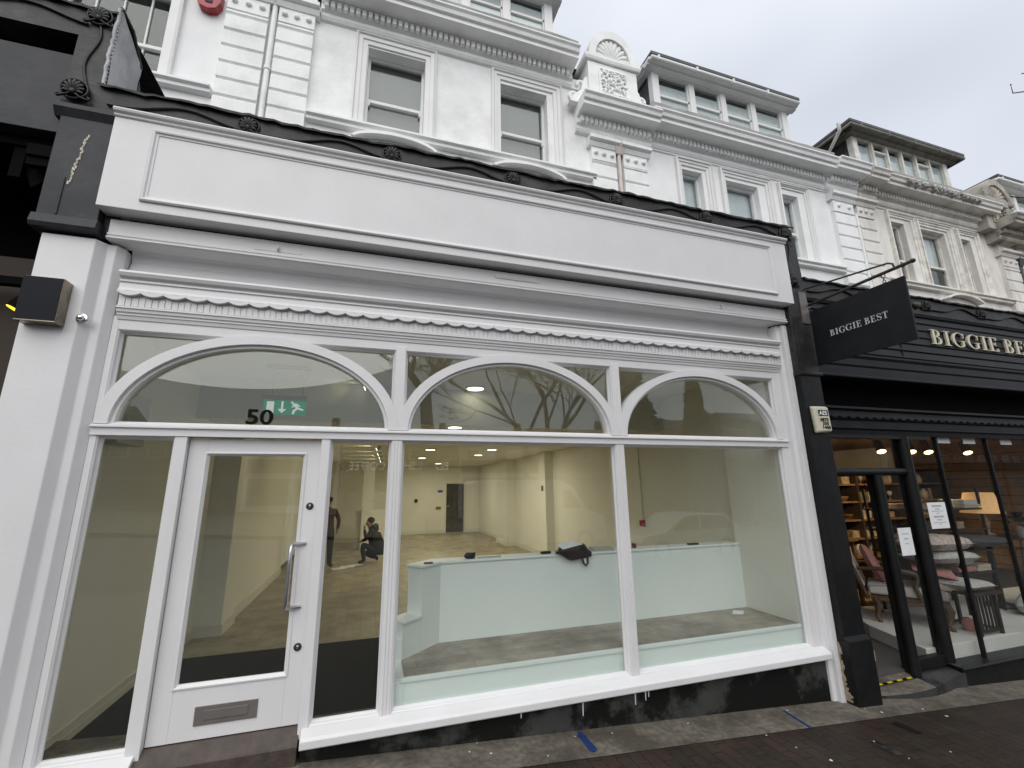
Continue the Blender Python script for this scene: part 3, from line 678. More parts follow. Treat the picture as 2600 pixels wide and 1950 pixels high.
# the next house to the right
h2 = thing('terraced_house', 'white stucco upper storey right of the shell pediment, with four-bay white dormer', 'house', (8.0, 3.3, 3.4), GH)
HO2 = [(6.26, 6.82, 6.75, 8.56), (7.46, 8.42, 6.75, 8.53), (9.14, 9.66, 6.75, 8.52)]
shell(h2, 4.70, 11.48, 9.2, HO2, 'stucco_clean')
for (a, b_, c, d), (e, f_, g) in zip(HO2, ((6.10, 7.08, 8.80), (7.30, 8.80, 8.78), (9.03, 9.98, 8.77))): sash_window(h2, a, b_, c, d, 7.55, e, f_, g, blind='white_blind', blind_drop=.96, deep=.17)
sill_band(h2, 5.4, 10.70, 6.74, 'stucco_clean'); string_course(h2, 5.40, 10.68, 8.87, 'stucco_clean')
cornice(h2, 5.30, 10.55, 9.06, m='stucco_clean'); ledge_top(h2, 5.30, 10.55, 9.06)
cornice(h2, 10.55, 11.62, 9.06, .07, m='stucco_clean', name='pilaster_cornice')
pilaster(h2, 4.72, 5.30, 6.5, 8.50, 'stucco'); pilaster(h2, 10.72, 11.42, 6.3, 8.60, 'stucco_clean', 2)
downpipe(h2, 11.5, 6.0, 8.35, 'stucco_clean', False)
dormer(h2, 6.22, 10.66, 10.68, 11.90, 3.9, 4, 'new'); main_roof(h2, 4.70, 11.48, 9.15)
# third house, shabbier
h3 = thing('terraced_house', 'grubby cream upper storey with six-light dormer and peeling blackened cornice', 'house', (14.8, 3.3, 3.4), GH)
HO3 = [(12.87, 13.42, 6.70, 8.46), (14.04, 15.06, 6.70, 8.44), (15.68, 16.18, 6.70, 8.42)]
shell(h3, 11.5, 18.08, 9.1, HO3, 'stucco_old')
for (a, b_, c, d), (e, f_, g), bd in zip(HO3, ((12.73, 13.83, 8.72), (13.88, 15.33, 8.67), (15.55, 16.52, 8.67)), (.2, .55, .15)): sash_window(h3, a, b_, c, d, 7.40, e, f_, g, blind='white_blind', blind_drop=bd, deep=.17, sash='sash_old')
sill_band(h3, 12.2, 17.3, 6.68, 'stucco_old', bows=((15.0, .8),)); string_course(h3, 12.2, 17.2, 8.79, 'stucco_old')
cornice(h3, 11.66, 12.3, 9.03, .07, m='stucco_old', name='pilaster_cornice'); cornice(h3, 12.3, 17.0, 9.03, m='stucco_old'); ledge_top(h3, 12.3, 17.4, 9.03)
brk = MB(); random.seed(3)
for i in range(46):                                      # broken plaster along the cornice
    xx = 13.0 + 3.0 * i / 46 + random.uniform(-.02, .02); zz = 9.37 + random.uniform(-.05, .03)
    brk.hexa([(xx, YW - .572, zz - random.uniform(.04, .10)), (xx + .045, YW - .572, zz - random.uniform(.04, .10)), (xx + .05, YW - .3, zz - .1), (xx, YW - .3, zz - .1), (xx, YW - .57, zz + .02), (xx + .045, YW - .57, zz + .02), (xx + .05, YW - .3, zz + .05), (xx, YW - .3, zz + .05)])
brk.build('broken_moulding', 'ledge', h3)
pilaster(h3, 11.55, 12.15, 6.3, 8.60, 'stucco_old', 3); pilaster(h3, 17.25, 18.0, 6.3, 8.05, 'stucco_old', 3)
cornice(h3, 16.95, 19.2, 8.62, .24, m='stone_black', name='pilaster_cornice')
pediment(h3, 16.6, 17.95, 8.75, 9.62, 10.42, 'stone_black', scrolls=False)
downpipe(h3, 18.1, 5.5, 7.85, 'pipe_dark')
d3 = dormer(h3, 13.15, 17.42, 10.74, 11.80, 3.9, 6, 'old', .38, .0); main_roof(h3, 11.5, 18.08, 9.1)
dp = MB(); dp.tube([(12.62, 3.85, 12.0), (12.62, 3.85, 11.75), (13.0, 4.6, 11.5), (13.0, 4.6, 9.9)], .05, 8); dp.build('dormer_downpipe', 'sash_old', d3)
h4 = thing('terraced_house', 'farthest upper storey at the right edge, with brick dormer cheek', 'house', (21.5, 3.3, 3.4), GH)
shell(h4, 18.1, 25.0, 9.0, [(19.6, 20.3, 6.6, 8.3), (21.2, 22.2, 6.6, 8.3)], 'stucco_old')
sash_window(h4, 19.6, 20.3, 6.6, 8.3, 7.3, 19.45, 20.45, 8.5, 'white_blind', sash='sash_old'); sash_window(h4, 21.2, 22.2, 6.6, 8.3, 7.3, 21.05, 22.35, 8.5, 'white_blind', sash='sash_old')
cornice(h4, 19.2, 24.9, 8.9, m='stucco_old'); pilaster(h4, 18.2, 18.95, 6.3, 8.05, 'stucco_old', 3); dormer(h4, 19.6, 24.0, 10.2, 11.4, 3.9, 4, 'new'); main_roof(h4, 18.1, 25.0, 9.0)
ck = MB(); ck.box(19.40, 19.72, 3.92, 7, 9.3, 11.35); ck.build('brick_cheek', 'brick', h4)
# the house to the left
h0 = thing('terraced_house', 'white upper storey at the left edge, with small-paned sash window and red bell box', 'house', (-5.3, 3.3, 3.4), GH)
HO0 = [(-4.95, -3.52, 7.94, 9.75)]
shell(h0, -9.0, -2.06, 11.2, HO0, 'stucco_clean')
sash_window(h0, *HO0[0], 8.66, -5.2, -3.33, 9.98, bars=4, blind_drop=.0)
sill_band(h0, -8, -2.76, 7.93, 'stucco_clean'); pilaster(h0, -2.72, -2.10, 6.8, 9.85, 'stucco', 3); cornice(h0, -8.9, -2.7, 10.4, m='stucco_clean'); main_roof(h0, -9, -2.06, 10.3)
al = MB(); al.prism([(-3.16, 9.55), (-3.10, 9.42), (-2.98, 9.38), (-2.86, 9.42), (-2.80, 9.55), (-2.80, 9.78), (-3.16, 9.78)], YW - .13, YW - .002, 'y')
bell = al.build('bell_box', 'red', None, bevel=.012); tag(bell, 'red alarm bell box high on the white wall at upper left', 'alarm')
MB().box(-3.02, -2.92, YW - .142, YW - .128, 9.50, 9.62).build('sounder_grille', 'black', bell)

# ------------------------------------------------------------------ the vacant white shop
sh = thing('shopfront', 'white vacant shopfront with three arched windows, blank fascia and number 50 over its door', 'shop', (1.25, 0.0, 0.0))
FX = dict(a=-1.783, b=-1.331, c=-1.255, d=-.371, e=-.308, f=.154, g=.233, h=2.190, i=2.277, j=4.231)
ZT, ZS = 2.041, 0.096
Y0, Y1 = 0.0, 0.11
GY = 0.062
def rect(x0, x1, z0, z1): return [(x0, z0), (x1, z0), (x1, z1), (x0, z1)]
BEAD = [(0, .004), (0, .058), (.022, .058), (.022, .045), (.012, .03), (.008, .012)]
# stiles, posts and rails
b = MB(); b.box(-1.822, FX['a'], Y0, Y1, ZS - .02, 2.87); b.build('frame_stile', 'white', sh, .004); b = MB(); b.box(FX['j'], 4.335, Y0, Y1, ZS, 2.87); b.build('frame_stile', 'white', sh, .004)
for nm, x0, x1, z0 in (('door_post', FX['b'], FX['c'], .03), ('door_post', FX['d'], FX['e'], .03), ('mullion', FX['f'], FX['g'], ZS - .01), ('mullion', FX['h'], FX['i'], ZS - .01)):
    b = MB(); b.box(x0, x1, Y0 - .004, Y1 - .002, z0, ZT - .001)
    for q in (.2, .5, .8): b.box(x0 + (x1 - x0) * q - .006, x0 + (x1 - x0) * q + .006, Y0 - .010, Y0 - .003, z0 + .002, ZT - .012) if nm == 'mullion' else None
    b.build(nm, 'white', sh, .003)
for x0, x1 in ((FX['f'], FX['g']), (FX['h'], FX['i'])):
    b = MB(); b.box(x0, x1, Y0 - .006, Y1, 2.118, 2.83); b.build('mullion', 'white', sh, .003)
b = MB(); b.prism([(Y1, ZT), (-.012, ZT), (-.012, ZT + .048), (-.03, ZT + .054), (-.03, ZT + .064), (.0, ZT + .078), (Y1, ZT + .078)], -1.82, 4.30); b.build('transom', 'white', sh)
b = MB(); b.box(-1.822, 4.335, Y0 + .002, Y1 + .002, 2.80, 2.90); b.build('head_rail', 'white', sh, .003)
# arches: a flat semi-elliptical band standing on the transom in each bay
def arch(x0, x1):
    cx = (x0 + x1) / 2; rx = (x1 - x0) / 2; zb = ZT + .078; zt = 2.828
    n = 44
    def el(r_x, r_z): return [(cx - r_x * math.cos(PI * i / n), zb + r_z * math.sin(PI * i / n)) for i in range(n + 1)]
    b = MB(); H = zt - zb
    b.strip(el(rx + .02, H), el(rx - .058, H - .068), -.012, Y1 - .004)
    b.strip(el(rx - .0585, H - .0685), el(rx - .082, H - .092), .018, Y1 - .006)
    o = b.build('arch', 'white', sh)
    return o
arch(FX['a'] - .01, FX['f'] + .02); arch(FX['g'] - .02, FX['h'] + .02); arch(FX['i'] - .02, FX['j'] + .0)
# glazing beads and panes
def bead_frame(x0, x1, z0, z1):
    b = MB(); b.sweep(rect(x0, x1, z0, z1), BEAD); b.build('glazing_bead', 'white', sh)
for x0, x1 in ((FX['a'], FX['b']), (FX['e'], FX['f']), (FX['g'], FX['h']), (FX['i'], FX['j'])):
    bead_frame(x0, x1, ZS + .0, ZT)
    MB().box(x0 - .01, x1 + .01, GY, GY + .008, ZS - .01, ZT + .01).build('window_pane', 'glass', sh)
for x0, x1 in ((FX['a'], FX['f']), (FX['g'], FX['h']), (FX['i'], FX['j'])):
    bead_frame(x0 + .0, x1, ZT + .079, 2.801)
    MB().box(x0 - .01, x1 + .01, GY + .001, GY + .009, ZT + .07, 2.81).build('fanlight_pane', 'glass', sh)
# number on the fanlight
vs, fs = text_mesh('50', .160, .0006, (1.20, 1.0), bold=.0035)
num = MB(); num.add([(-.925 + x, GY - .004 - z, 2.150 + y) for x, y, z in vs], fs); num.build('house_number', 'ink', sh)
# sill and riser
b = MB(); b.prism([(Y1, -.005), (-.085, .0), (-.095, .008), (-.095, .052), (-.08, .068), (0.0, .095), (Y1, .10)], -.345, 4.345); b.build('sill', 'white', sh, .004)
b = MB(); b.prism([(Y1, .0), (-.085, -.045), (-.085, .045), (0, .095), (Y1, .10)], -1.9, -1.28); b.build('sill', 'white', sh, .004)
b = MB(); n = 60
A = [(-.345 + (4.33 + .345) * i / n, gz(-.345 + 4.675 * i / n) - .03) for i in range(n + 1)]
b.strip(A, [(x, .004) for x, z in A], -.02, .30); b.build('stall_riser', 'riser', sh)
b = MB(); A = [(-1.9 + .56 * i / 4, gz(-1.9 + .56 * i / 4) - .03) for i in range(5)]; b.strip(A, [(x, -.005) for x, z in A], -.03, .2); b.build('stall_riser', 'riser', sh)
rl = MB(); random.seed(11)
for xx, ln in ((1.72, .11), (2.30, .08), (2.33, .06), (2.20, .1), (1.2, .05)):
    rl.hexa([(xx, -.024, -.012 - ln), (xx + .006, -.024, -.012 - ln), (xx + .006, -.019, -.012 - ln), (xx, -.019, -.012 - ln), (xx - .002, -.024, -.002), (xx + .014, -.024, -.002), (xx + .014, -.019, -.002), (xx - .002, -.019, -.002)])
rl.build('paint_run', 'white', sh)
# door
DX0, DX1 = FX['c'] + .004, FX['d'] - .004
gx0, gx1, gz0, gz1 = -1.135, -.48, .415, 1.925
b = MB(); yd0, yd1 = .045, .088
b.box(DX0, gx0, yd0, yd1, .105, ZT - .012); b.box(gx1, DX1, yd0, yd1, .105, ZT - .012)
b.box(gx0, gx1, yd0 + .0005, yd1, gz1, ZT - .012); b.box(gx0, gx1, yd0 + .0005, yd1, .105, gz0)
b.sweep(rect(gx0, gx1, gz0, gz1), [(-.012, yd0), (-.012, yd0 - .006), (.0, yd0 - .008), (.016, yd0 + .015), (.016, yd0 + .03), (-.004, yd0 + .03)])
door = b.build('door', 'white', sh, .002)
MB().box(gx0 - .005, gx1 + .005, yd0 + .02, yd0 + .027, gz0 - .005, gz1 + .005).build('door_pane', 'glass', door)
hd = MB(); hx = -.425; yh = yd0 - .075
pts = [(hx, yd0, 1.275), (hx, yd0 - .031, 1.275), (hx, yh + .012, 1.262), (hx, yh, 1.225)] + [(hx, yh, z) for z in (1.1, .98, .895)] + [(hx, yh + .012, .858), (hx, yd0 - .031, .845), (hx, yd0, .845)]
hd.tube([(hx - .088 * (1 if yd0 - p[1] > .03 else max(0, (yd0 - p[1]) / .03)), p[1], p[2]) for p in pts], .0145, 10); hd.build('pull_handle', 'steel', door)
for z in (1.54, .585):
    b = MB(); b.lathe([(.026, 0), (.026, -.006), (.020, -.010), (0, -.010)], (hx + .005, yd0, z), 'y', 20); lk = b.build('lock', 'iron', door)
    b = MB(); b.lathe([(.008, 0), (.008, -.003), (0, -.003)], (hx + .005, yd0 - .010, z + .004), 'y', 10); b.box(hx + .002, hx + .008, yd0 - .013, yd0 - .0101, z - .013, z - .001); b.build('keyhole', 'steel', lk)
b = MB(); b.box(-1.0, -.635, yd0 - .007, yd0 + .001, .185, .295); lb = b.build('letterbox', 'bronze', door, .002)
MB().box(-.945, -.69, yd0 - .012, yd0 - .0065, .215, .27).build('flap', 'bronze', lb, .002)
th = MB(); th.prism([(.12, -.1), (-.055, -.1), (-.055, .015), (-.045, .022), (.035, .10), (.12, .10)], FX['c'] - .03, FX['d'] + .01); th.build('threshold', 'wood_bare', sh, .004)
# side pilasters in white
b = MB(); b.prism([(-2.26, .15), (-2.26, -.12), (-1.955, -.12), (-1.91, -.055), (-1.86, -.055), (-1.823, .0), (-1.823, .15)], gz(-2.1) - .05, 3.42, 'z'); b.build('pilaster', 'white', sh, .006)
b = MB(); b.prism([(4.336, .15), (4.336, .0), (4.345, -.035), (4.385, -.04), (4.39, -.08), (4.455, -.08), (4.455, .15)], gz(4.4) - .02, 3.42, 'z'); b.build('pilaster', 'white', sh, .004)
# entablature: mouldings, fluted band, scalloped drip, cove and blind box
b = MB(); b.prism([(Y1, 2.875), (-.006, 2.875), (-.012, 2.90), (-.02, 2.905), (-.02, 2.918), (-.032, 2.925), (-.035, 2.945), (-.045, 2.95), (-.045, 2.962), (Y1, 2.962)], -1.80, 4.33); b.build('architrave', 'white', sh)
b = MB(); nfl = 150; x0f, x1f = -1.80, 4.33
b.box(x0f, x1f, -.028, Y1, 2.961, 3.06)
random.seed(2)
for i in range(nfl):
    xx = x0f + (x1f - x0f) * (i + .12) / nfl; b.box(xx, xx + (x1f - x0f) / nfl * random.uniform(.78, .9), -.034 - random.uniform(0, .002), -.027, 2.968, 3.032)
b.build('fluted_band', 'white', sh)
b = MB(); ns = 44; per = (x1f - x0f) / ns; top, bot, yo, yi = [], [], -.085, -.03
K = 12
for i in range(ns * K + 1):
    xx = x0f + per * i / K; ph = (i % K) / K; bot.append((xx, 3.062 - .022 * math.sin(PI * ph) ** .8)); top.append((xx, 3.082 - .012 * math.sin(PI * ph)))
def sf(u, v, d): return (u, d, v)
b.strip(bot, top, -.068, -.028)
b.prism([(Y1, 3.060), (-.055, 3.064), (-.062, 3.078), (-.054, 3.10), (-.050, 3.142), (-.062, 3.146), (-.062, 3.158), (-.05, 3.162), (-.05, 3.170), (-.082, 3.182), (-.094, 3.205), (-.088, 3.222), (-.06, 3.232), (Y1 + .06, 3.236)], x0f, x1f)
b.build('scalloped_cornice', 'white', sh)
b = MB(); cv = [(.02, 3.234), (.06, 3.30), (.075, 3.36), (.06, 3.42), (.02, 3.47), (-.06, 3.488)]
b.prism(cv + [(-.06, 3.52), (.14, 3.52), (.14, 3.234)], -1.815, 4.335, smooth=False); b.build('cove', 'white', sh)
b = MB(); b.box(-1.815, 4.335, .13, .30, 2.87, 4.2); b.box(-1.815, 4.335, -.06, .13, 3.62, 3.70); b.build('box_backing', 'void', sh)
b = MB(); b.prism([(.05, 3.440), (-.105, 3.436), (-.118, 3.446), (-.118, 3.458), (-.104, 3.466), (-.112, 3.474), (-.112, 3.486), (-.100, 3.492), (-.100, 3.600), (.05, 3.600)], -1.905, 4.445)
bx = b.build('blind_box', 'white', sh)
for xx in (-.80, 3.53):
    b = MB(); b.box(xx - .17, xx + .17, -.1035, -.0995, 3.508, 3.555); b.tube([(xx, -.10, 3.555), (xx, -.125, 3.548), (xx + .006, -.135, 3.535), (xx, -.125, 3.52), (xx, -.11, 3.515)], .007, 7); b.build('blind_catch', 'white', bx)
b = MB(); A = [(1.01 + .006, 3.525)] + arc(1.03, 3.548, .03, .026, 270, 90, 8)
pl = [(1.02 + .03 * math.cos(math.radians(a)) , 3.555 + .024 * math.sin(math.radians(a))) for a in range(90, 271, 15)] + [(1.39 + .03 * math.cos(math.radians(a)), 3.555 + .024 * math.sin(math.radians(a))) for a in range(-90, 91, 15)]
b.prism([(p[0], p[1]) for p in pl], -.108, -.099, 'y')
random.seed(4)
for i in range(26):
    xx = 1.03 + .355 * i / 26; b.box(xx, xx + random.uniform(.004, .010), -.113, -.1075, 3.542 - random.uniform(0, .006), 3.563 + random.uniform(0, .006))
b.ball((1.205, -.105, 3.54), (.02, .008, .016)); b.build('maker_plate', 'white', bx)
# fascia
b = MB(); b.box(-1.948, 4.462, -.22, .12, 3.632, 4.372)
b.prism([(.12, 4.371), (-.225, 4.371), (-.235, 4.378), (-.235, 4.392), (-.255, 4.402), (-.262, 4.420), (-.255, 4.432), (.12, 4.436)], -1.952, 4.470)
fa = b.build('fascia_board', 'white', sh, .003)
b = MB(); b.sweep(rect(-1.70, 4.232, 3.706, 4.312), [(0, -.218), (0, -.236), (.010, -.243), (.022, -.240), (.03, -.228), (.042, -.226), (.042, -.218)]); b.build('fascia_moulding', 'white', fa)
# lead-dressed flat roof with cast frieze
def vine(x0, x1, zc, amp, y, parent, per=1.143, ph=0.0, z_of=None):
    b = MB(); n = int((x1 - x0) / .03)
    pts = []
    for i in range(n + 1):
        xx = x0 + (x1 - x0) * i / n; t = ((xx - ph) / per) % 1.0
        zz = zc + amp * math.sin(2 * PI * (t * 1.0) - 2.4) + amp * .25 * math.sin(4 * PI * t)
        pts.append((xx, y - .006, zz))
    b.tube(pts, .0105, 6); return b.build('vine', 'vine', parent)
def rosette_mb(x, y, z, r, rz=0.0):
    b = MB()
    b.lathe([(r, 0), (r * 1.02, -.012), (r * .93, -.022), (r * .86, -.014), (r * .84, 0)], (x, y, z), 'y', 24)
    for i in range(9):
        a = math.radians(-20 + 220 * i / 8)
        b.tube([(x + r * .16 * math.cos(a), y - .012, z - r * .25 + r * .16 * math.sin(a)), (x + r * .55 * math.cos(a), y - .030, z - r * .2 + r * .62 * math.sin(a)), (x + r * .72 * math.cos(a), y - .02, z - r * .12 + r * .86 * math.sin(a))], [.008, .015, .012], 6)
    for sg in (-1, 1):
        b.tube([(x + sg * r * .2, y - .02, z - r * .55), (x + sg * r * .6, y - .02, z - r * .82), (x + sg * r * 1.0, y - .012, z - r * .92), (x + sg * r * 1.15, y - .010, z - r * .75), (x + sg * r * 1.0, y - .010, z - r * .62)], .009, 6)
    b.ball((x, y - .02, z - r * .35), (r * .25, .022, r * .3))
    return b
lf = thing('lead_frieze', 'black lead-covered frieze with vine and rosettes, capping the white shopfront', 'frieze', (1.2, -.15, 4.58))
b = MB(); b.box(-2.33, 4.70, -.14, .2, 4.437, 4.66); b.build('frieze_band', 'lead', lf)
def ragged(x0, x1, z, yf, yb, parent, seed):
    random.seed(seed); b = MB(); n = int((x1 - x0) / .06); A, Bq, C2 = [], [], []
    for i in range(n + 1):
        xx = x0 + (x1 - x0) * i / n
        A.append((xx, yf - random.uniform(.0, .014), z + random.uniform(-.004, .006) + .006 * math.sin(xx * 3.1) + .004 * math.sin(xx * 11))); Bq.append((xx, yf + .05, z + .018 + random.uniform(0, .012))); C2.append((xx, yb, z + .03))
    vs = A + Bq + C2; k = n + 1
    b.add(vs, [(i, i + 1, k + i + 1, k + i) for i in range(n)] + [(k + i, k + i + 1, 2 * k + i + 1, 2 * k + i) for i in range(n)], True)
    vs2 = [(p[0], p[1] + .003, p[2] - .012 - random.uniform(0, .012)) for p in A]
    b.add(A + vs2, [(i, i + 1, k + i + 1, k + i) for i in range(n)])
    return b.build('lead_flashing', 'lead', parent, recalc=False)
ragged(-2.13, 4.72, 4.668, -.165, 3.32, lf, 8)
vine(-2.05, 4.45, 4.55, .045, -.146, lf, 1.143, .02)
for k in range(6): rosette_mb(-1.11 + 1.138 * k, -.142, 4.575, .082).build('rosette', 'vine', lf)
rosette_mb(-2.25, -.16, 4.575, .088).build('rosette', 'vine', lf)
b = MB(); b.prism([(4.50, 4.47), (4.70, 4.66), (4.72, 4.66), (4.76, 4.08), (4.76, 3.86), (4.47, 3.86), (4.47, 4.44)], -.135, .15, 'y'); b.build('frieze_drop', 'lead', lf)
vd = MB(); vd.tube([(4.60 + .03 * math.sin(6 * t) , -.142, 4.52 - .5 * t) for t in [i / 20 for i in range(21)]], .010, 6); vd.build('vine', 'vine', lf)
rosette_mb(4.59, -.137, 3.97, .08).build('rosette', 'vine', lf)

# inside the vacant shop (walls, floor and ceilings are its parts)
FZ, CZ1, CZ2 = -.08, 2.98, 2.52
b = MB(); b.box(-2.2, 5.2, .12, 14.9, FZ - .1, FZ); b.build('shop_floor', 'floor', sh)
b = MB(); b.box(-2.1, 4.6, .115, 2.30, CZ1, CZ1 + .1); b.box(-2.1, 4.6, 2.301, 14.9, CZ2, CZ2 + .1); b.box(-2.1, 4.6, 2.25, 2.3, CZ2 - .03, CZ1 + .05)
b.build('shop_ceiling', 'inceil', sh)
b = MB()
b.box(-2.15, -1.97, .112, 3.12, FZ, CZ1 + .05); b.box(-2.15, -1.66, 3.12, 3.68, FZ, CZ1); b.box(-2.15, -1.72, 3.68, 7.4, FZ, CZ2 + .05); b.box(-2.6, -2.5, 7.4, 13, FZ, CZ2 + .05); b.box(-2.5, -1.73, 7.4, 7.5, FZ, CZ2 + .05)
b.box(-2.6, .02, 12.9, 13.0, FZ, CZ2); b.box(-.12, .02, 12.9, 14.7, FZ, CZ2); b.box(.02, 2.93, 14.62, 14.75, FZ, CZ2); b.box(3.72, 4.6, 14.62, 14.75, FZ, CZ2); b.box(2.93, 3.72, 14.62, 14.75, 1.86, CZ2)
b.box(4.34, 4.5, .112, 8.2, FZ, CZ1 + .05); b.box(4.34, 4.5, 8.2, 14.6, FZ, CZ2); b.box(4.04, 4.34, 9.75, 10.95, FZ, CZ2); b.box(4.12, 4.34, 6.7, 7.1, FZ, CZ2)
b.box(4.24, 4.34, .113, .86, .2, CZ1)
b.box(-.35, .60, 11.0, 11.2, FZ, 1.02); b.box(-.18, .14, 10.7, 11.0, FZ, CZ2)
b.build('interior_wall', 'inwall', sh)
b = MB()
for (x0, x1, y0, y1) in ((-1.969, -1.955, .115, 3.105), (-1.969, -1.645, 3.103, 3.119), (-1.659, -1.645, 3.12, 3.69), (-1.719, -1.705, 3.69, 7.4), (-2.5, .018, 12.886, 12.899), (.03, 2.93, 14.60, 14.619), (3.72, 4.33, 14.60, 14.619), (4.024, 4.039, 9.74, 10.95), (4.325, 4.339, .9, 14.6), (4.02, 4.34, 9.73, 9.749)):
    b.box(x0, x1, y0, y1, FZ + .001, FZ + .13)
    if x1 - x0 < .03: b.box(x0 - .0015, x1 + .004, y0 - .002, y1 + .002, FZ + .002, FZ + .07)
b.build('skirting_board', 'skirt', sh)
b = MB(); b.box(2.97, 3.69, 14.66, 14.70, FZ + .01, 1.82); bd = b.build('back_door', 'dark_door', sh)
b = MB(); b.box(2.93, 2.97, 14.58, 14.71, FZ, 1.86); b.box(3.69, 3.735, 14.58, 14.71, FZ, 1.86); b.box(2.97, 3.69, 14.581, 14.71, 1.82, 1.86); b.build('door_frame', 'skirt', bd)
b = MB(); b.lathe([(.025, 0), (.025, -.05), (0, -.05)], (3.05, 14.66, .95), 'y', 10); b.build('door_handle', 'steel', bd)
bal = MB(); 
for i in range(7): bal.box(.16 + .065 * i, .185 + .065 * i, 11.05, 11.07, 1.02, 1.62 - .03 * i)
bal.hexa([(.12, 11.03, 1.58), (.60, 11.03, 1.36), (.60, 11.09, 1.36), (.12, 11.09, 1.58), (.12, 11.03, 1.64), (.60, 11.03, 1.42), (.60, 11.09, 1.42), (.12, 11.09, 1.64)])
tag(bal.build('stair_balustrade', 'skirt', None), 'white stair balustrade behind the crouching person', 'balustrade')
tag(MB().box(-1.95, .31, .14, 2.33, FZ + .001, FZ + .016).build('doormat', 'mat', None), 'wide dark entrance mat inside the glazed door', 'doormat')

# window display platform and its low partition
dp = thing('display_platform', 'white window platform with grey boarded top and low back partition', 'platform', (2.3, .5, FZ))
PZ = .275
b = MB(); b.prism([(.30, .10), (.30, .47), (.66, .80), (4.24, .80), (4.24, .10)], FZ, PZ - .012, 'z'); b.build('base', 'mint', dp)
b = MB(); b.prism([(.33, .115), (.33, .468), (.672, .79), (4.238, .79), (4.238, .115)], PZ - .013, PZ, 'z'); b.build('deck', 'plywood', dp)
b = MB(); b.prism([(.085, PZ - .025), (.085, PZ + .004), (.118, PZ + .004), (.118, PZ - .025)], .30, 4.238); b.build('nosing', 'mint', dp, .003)
b = MB()
T = .17; q = Vector((.33 - .69, .47 - .80)).normalized(); nrm = Vector((q.y, -q.x)) * -1
if nrm.y < 0: nrm = -nrm
P1 = Vector((.69, .80)); P2 = P1 + q * .256; P3 = Vector((.33, .47))
b.prism([(4.24, .80), (P1.x, P1.y), (P1.x - .06, P1.y + T), (4.24, .80 + T)], FZ, .955, 'z')
b.prism([tuple(P1), tuple(P2), tuple(P2 + nrm * T), (P1.x - .06, P1.y + T)], FZ, .955, 'z')
b.prism([tuple(P2 + q * .0005), tuple(P3), tuple(P3 + nrm * T), tuple(P2 + q * .0005 + nrm * T)], FZ, .545, 'z')
b.prism([(.33, .105), (.33, .4695), (.23, .56), (.23, .105)], FZ, .27, 'z'); b.prism([(.33, .44), (.33, .4698), (.2, .62), (.2, .44)], .27, .43, 'z')
b.build('partition', 'mint', dp, .003)
b = MB(); o = .018
b.prism([(4.24, .80 - o), (P1.x + .006, .80 - o), (P1.x - .066, .80 + T + o), (4.24, .80 + T + o)], .956, .978, 'z')
b.prism([(P1.x + .006, .80 - o), tuple(P2 - nrm * o + q * o), tuple(P2 + nrm * (T + o) + q * o), (P1.x - .066, .80 + T + o)], .956, .978, 'z')
b.prism([tuple(P2 - nrm * o), tuple(P3 - nrm * o + q * .0), tuple(P3 + nrm * (T + o)), tuple(P2 + nrm * (T + o))], .546, .566, 'z')
b.build('ledge', 'mint', dp, .004)
b = MB(); b.box(.23, .32, .085, .115, FZ, PZ - .03); b.build('kick_post', 'mint', dp)

# things left on the ledge
LZ = .979
bag = thing('leather_bag', 'dark brown leather satchel slumped over the white ledge', 'bag', (2.1, .86, LZ))
b = MB()
def loft(sections, closed_ends=True, mb=None, smooth=True):
    mb = mb or MB(); n = len(sections[0]); vs = [p for s_ in sections for p in s_]
    fs = [(i * n + j, i * n + (j + 1) % n, (i + 1) * n + (j + 1) % n, (i + 1) * n + j) for i in range(len(sections) - 1) for j in range(n)]
    mb.add(vs, fs, smooth); mb.add(vs, [tuple(range(n - 1, -1, -1)), tuple((len(sections) - 1) * n + j for j in range(n))]); return mb
PB = [(1.845, 1.006), (1.94, 1.016), (2.165, 1.046), (2.262, .986), (2.257, .940), (2.176, .928), (2.023, .911), (1.952, .951), (1.906, .978)]
b.prism(PB, .735, .780, 'y')
b.hexa([(1.86, .7805, LZ + .002), (2.262, .7805, LZ + .002), (2.33, .95, LZ + .002), (1.94, .95, LZ + .002), (1.89, .7805, 1.006), (2.20, .7805, 1.024), (2.27, .94, 1.052), (2.0, .94, 1.05)])
b.build('body', 'leather', bag, bevel=.009)
b = MB(); b.tube([(2.16, .765, LZ - .06), (2.165, .748, LZ - .10), (2.19, .742, LZ - .125), (2.215, .748, LZ - .10), (2.22, .765, LZ - .05)], .011, 7); b.build('handle', 'leather', bag)
b = MB(); b.box(2.175, 2.19, .742, .75, LZ - .095, LZ - .055); b.build('tag', 'paper', bag)
b = MB(); Q = [(1.937, .745, 1.024), (2.19, .80, 1.058), (2.137, .95, 1.084), (1.905, .84, 1.064)]; b.hexa(Q + [(x, y, z + .003) for x, y, z in Q])
tag(b.build('paper_sheet', 'paper', None), 'white paper sheets lying on top of the brown bag', 'paper')
b = MB(); b.hexa([(2.32, .80, LZ + .002), (2.56, .80, LZ + .002), (2.62, .95, LZ + .002), (2.33, .95, LZ + .002), (2.32, .80, LZ + .012), (2.56, .80, LZ + .012), (2.62, .95, LZ + .022), (2.33, .95, LZ + .03)])
tag(b.build('card_folder', 'gauze', None), 'flat grey card folder on the ledge right of the bag', 'folder')
b = MB(); b.box(1.735, 1.84, .83, .885, LZ + .001, LZ + .024); tag(b.build('phone_case', 'phone', None, bevel=.005), 'small black oblong case on the ledge left of the bag', 'case')
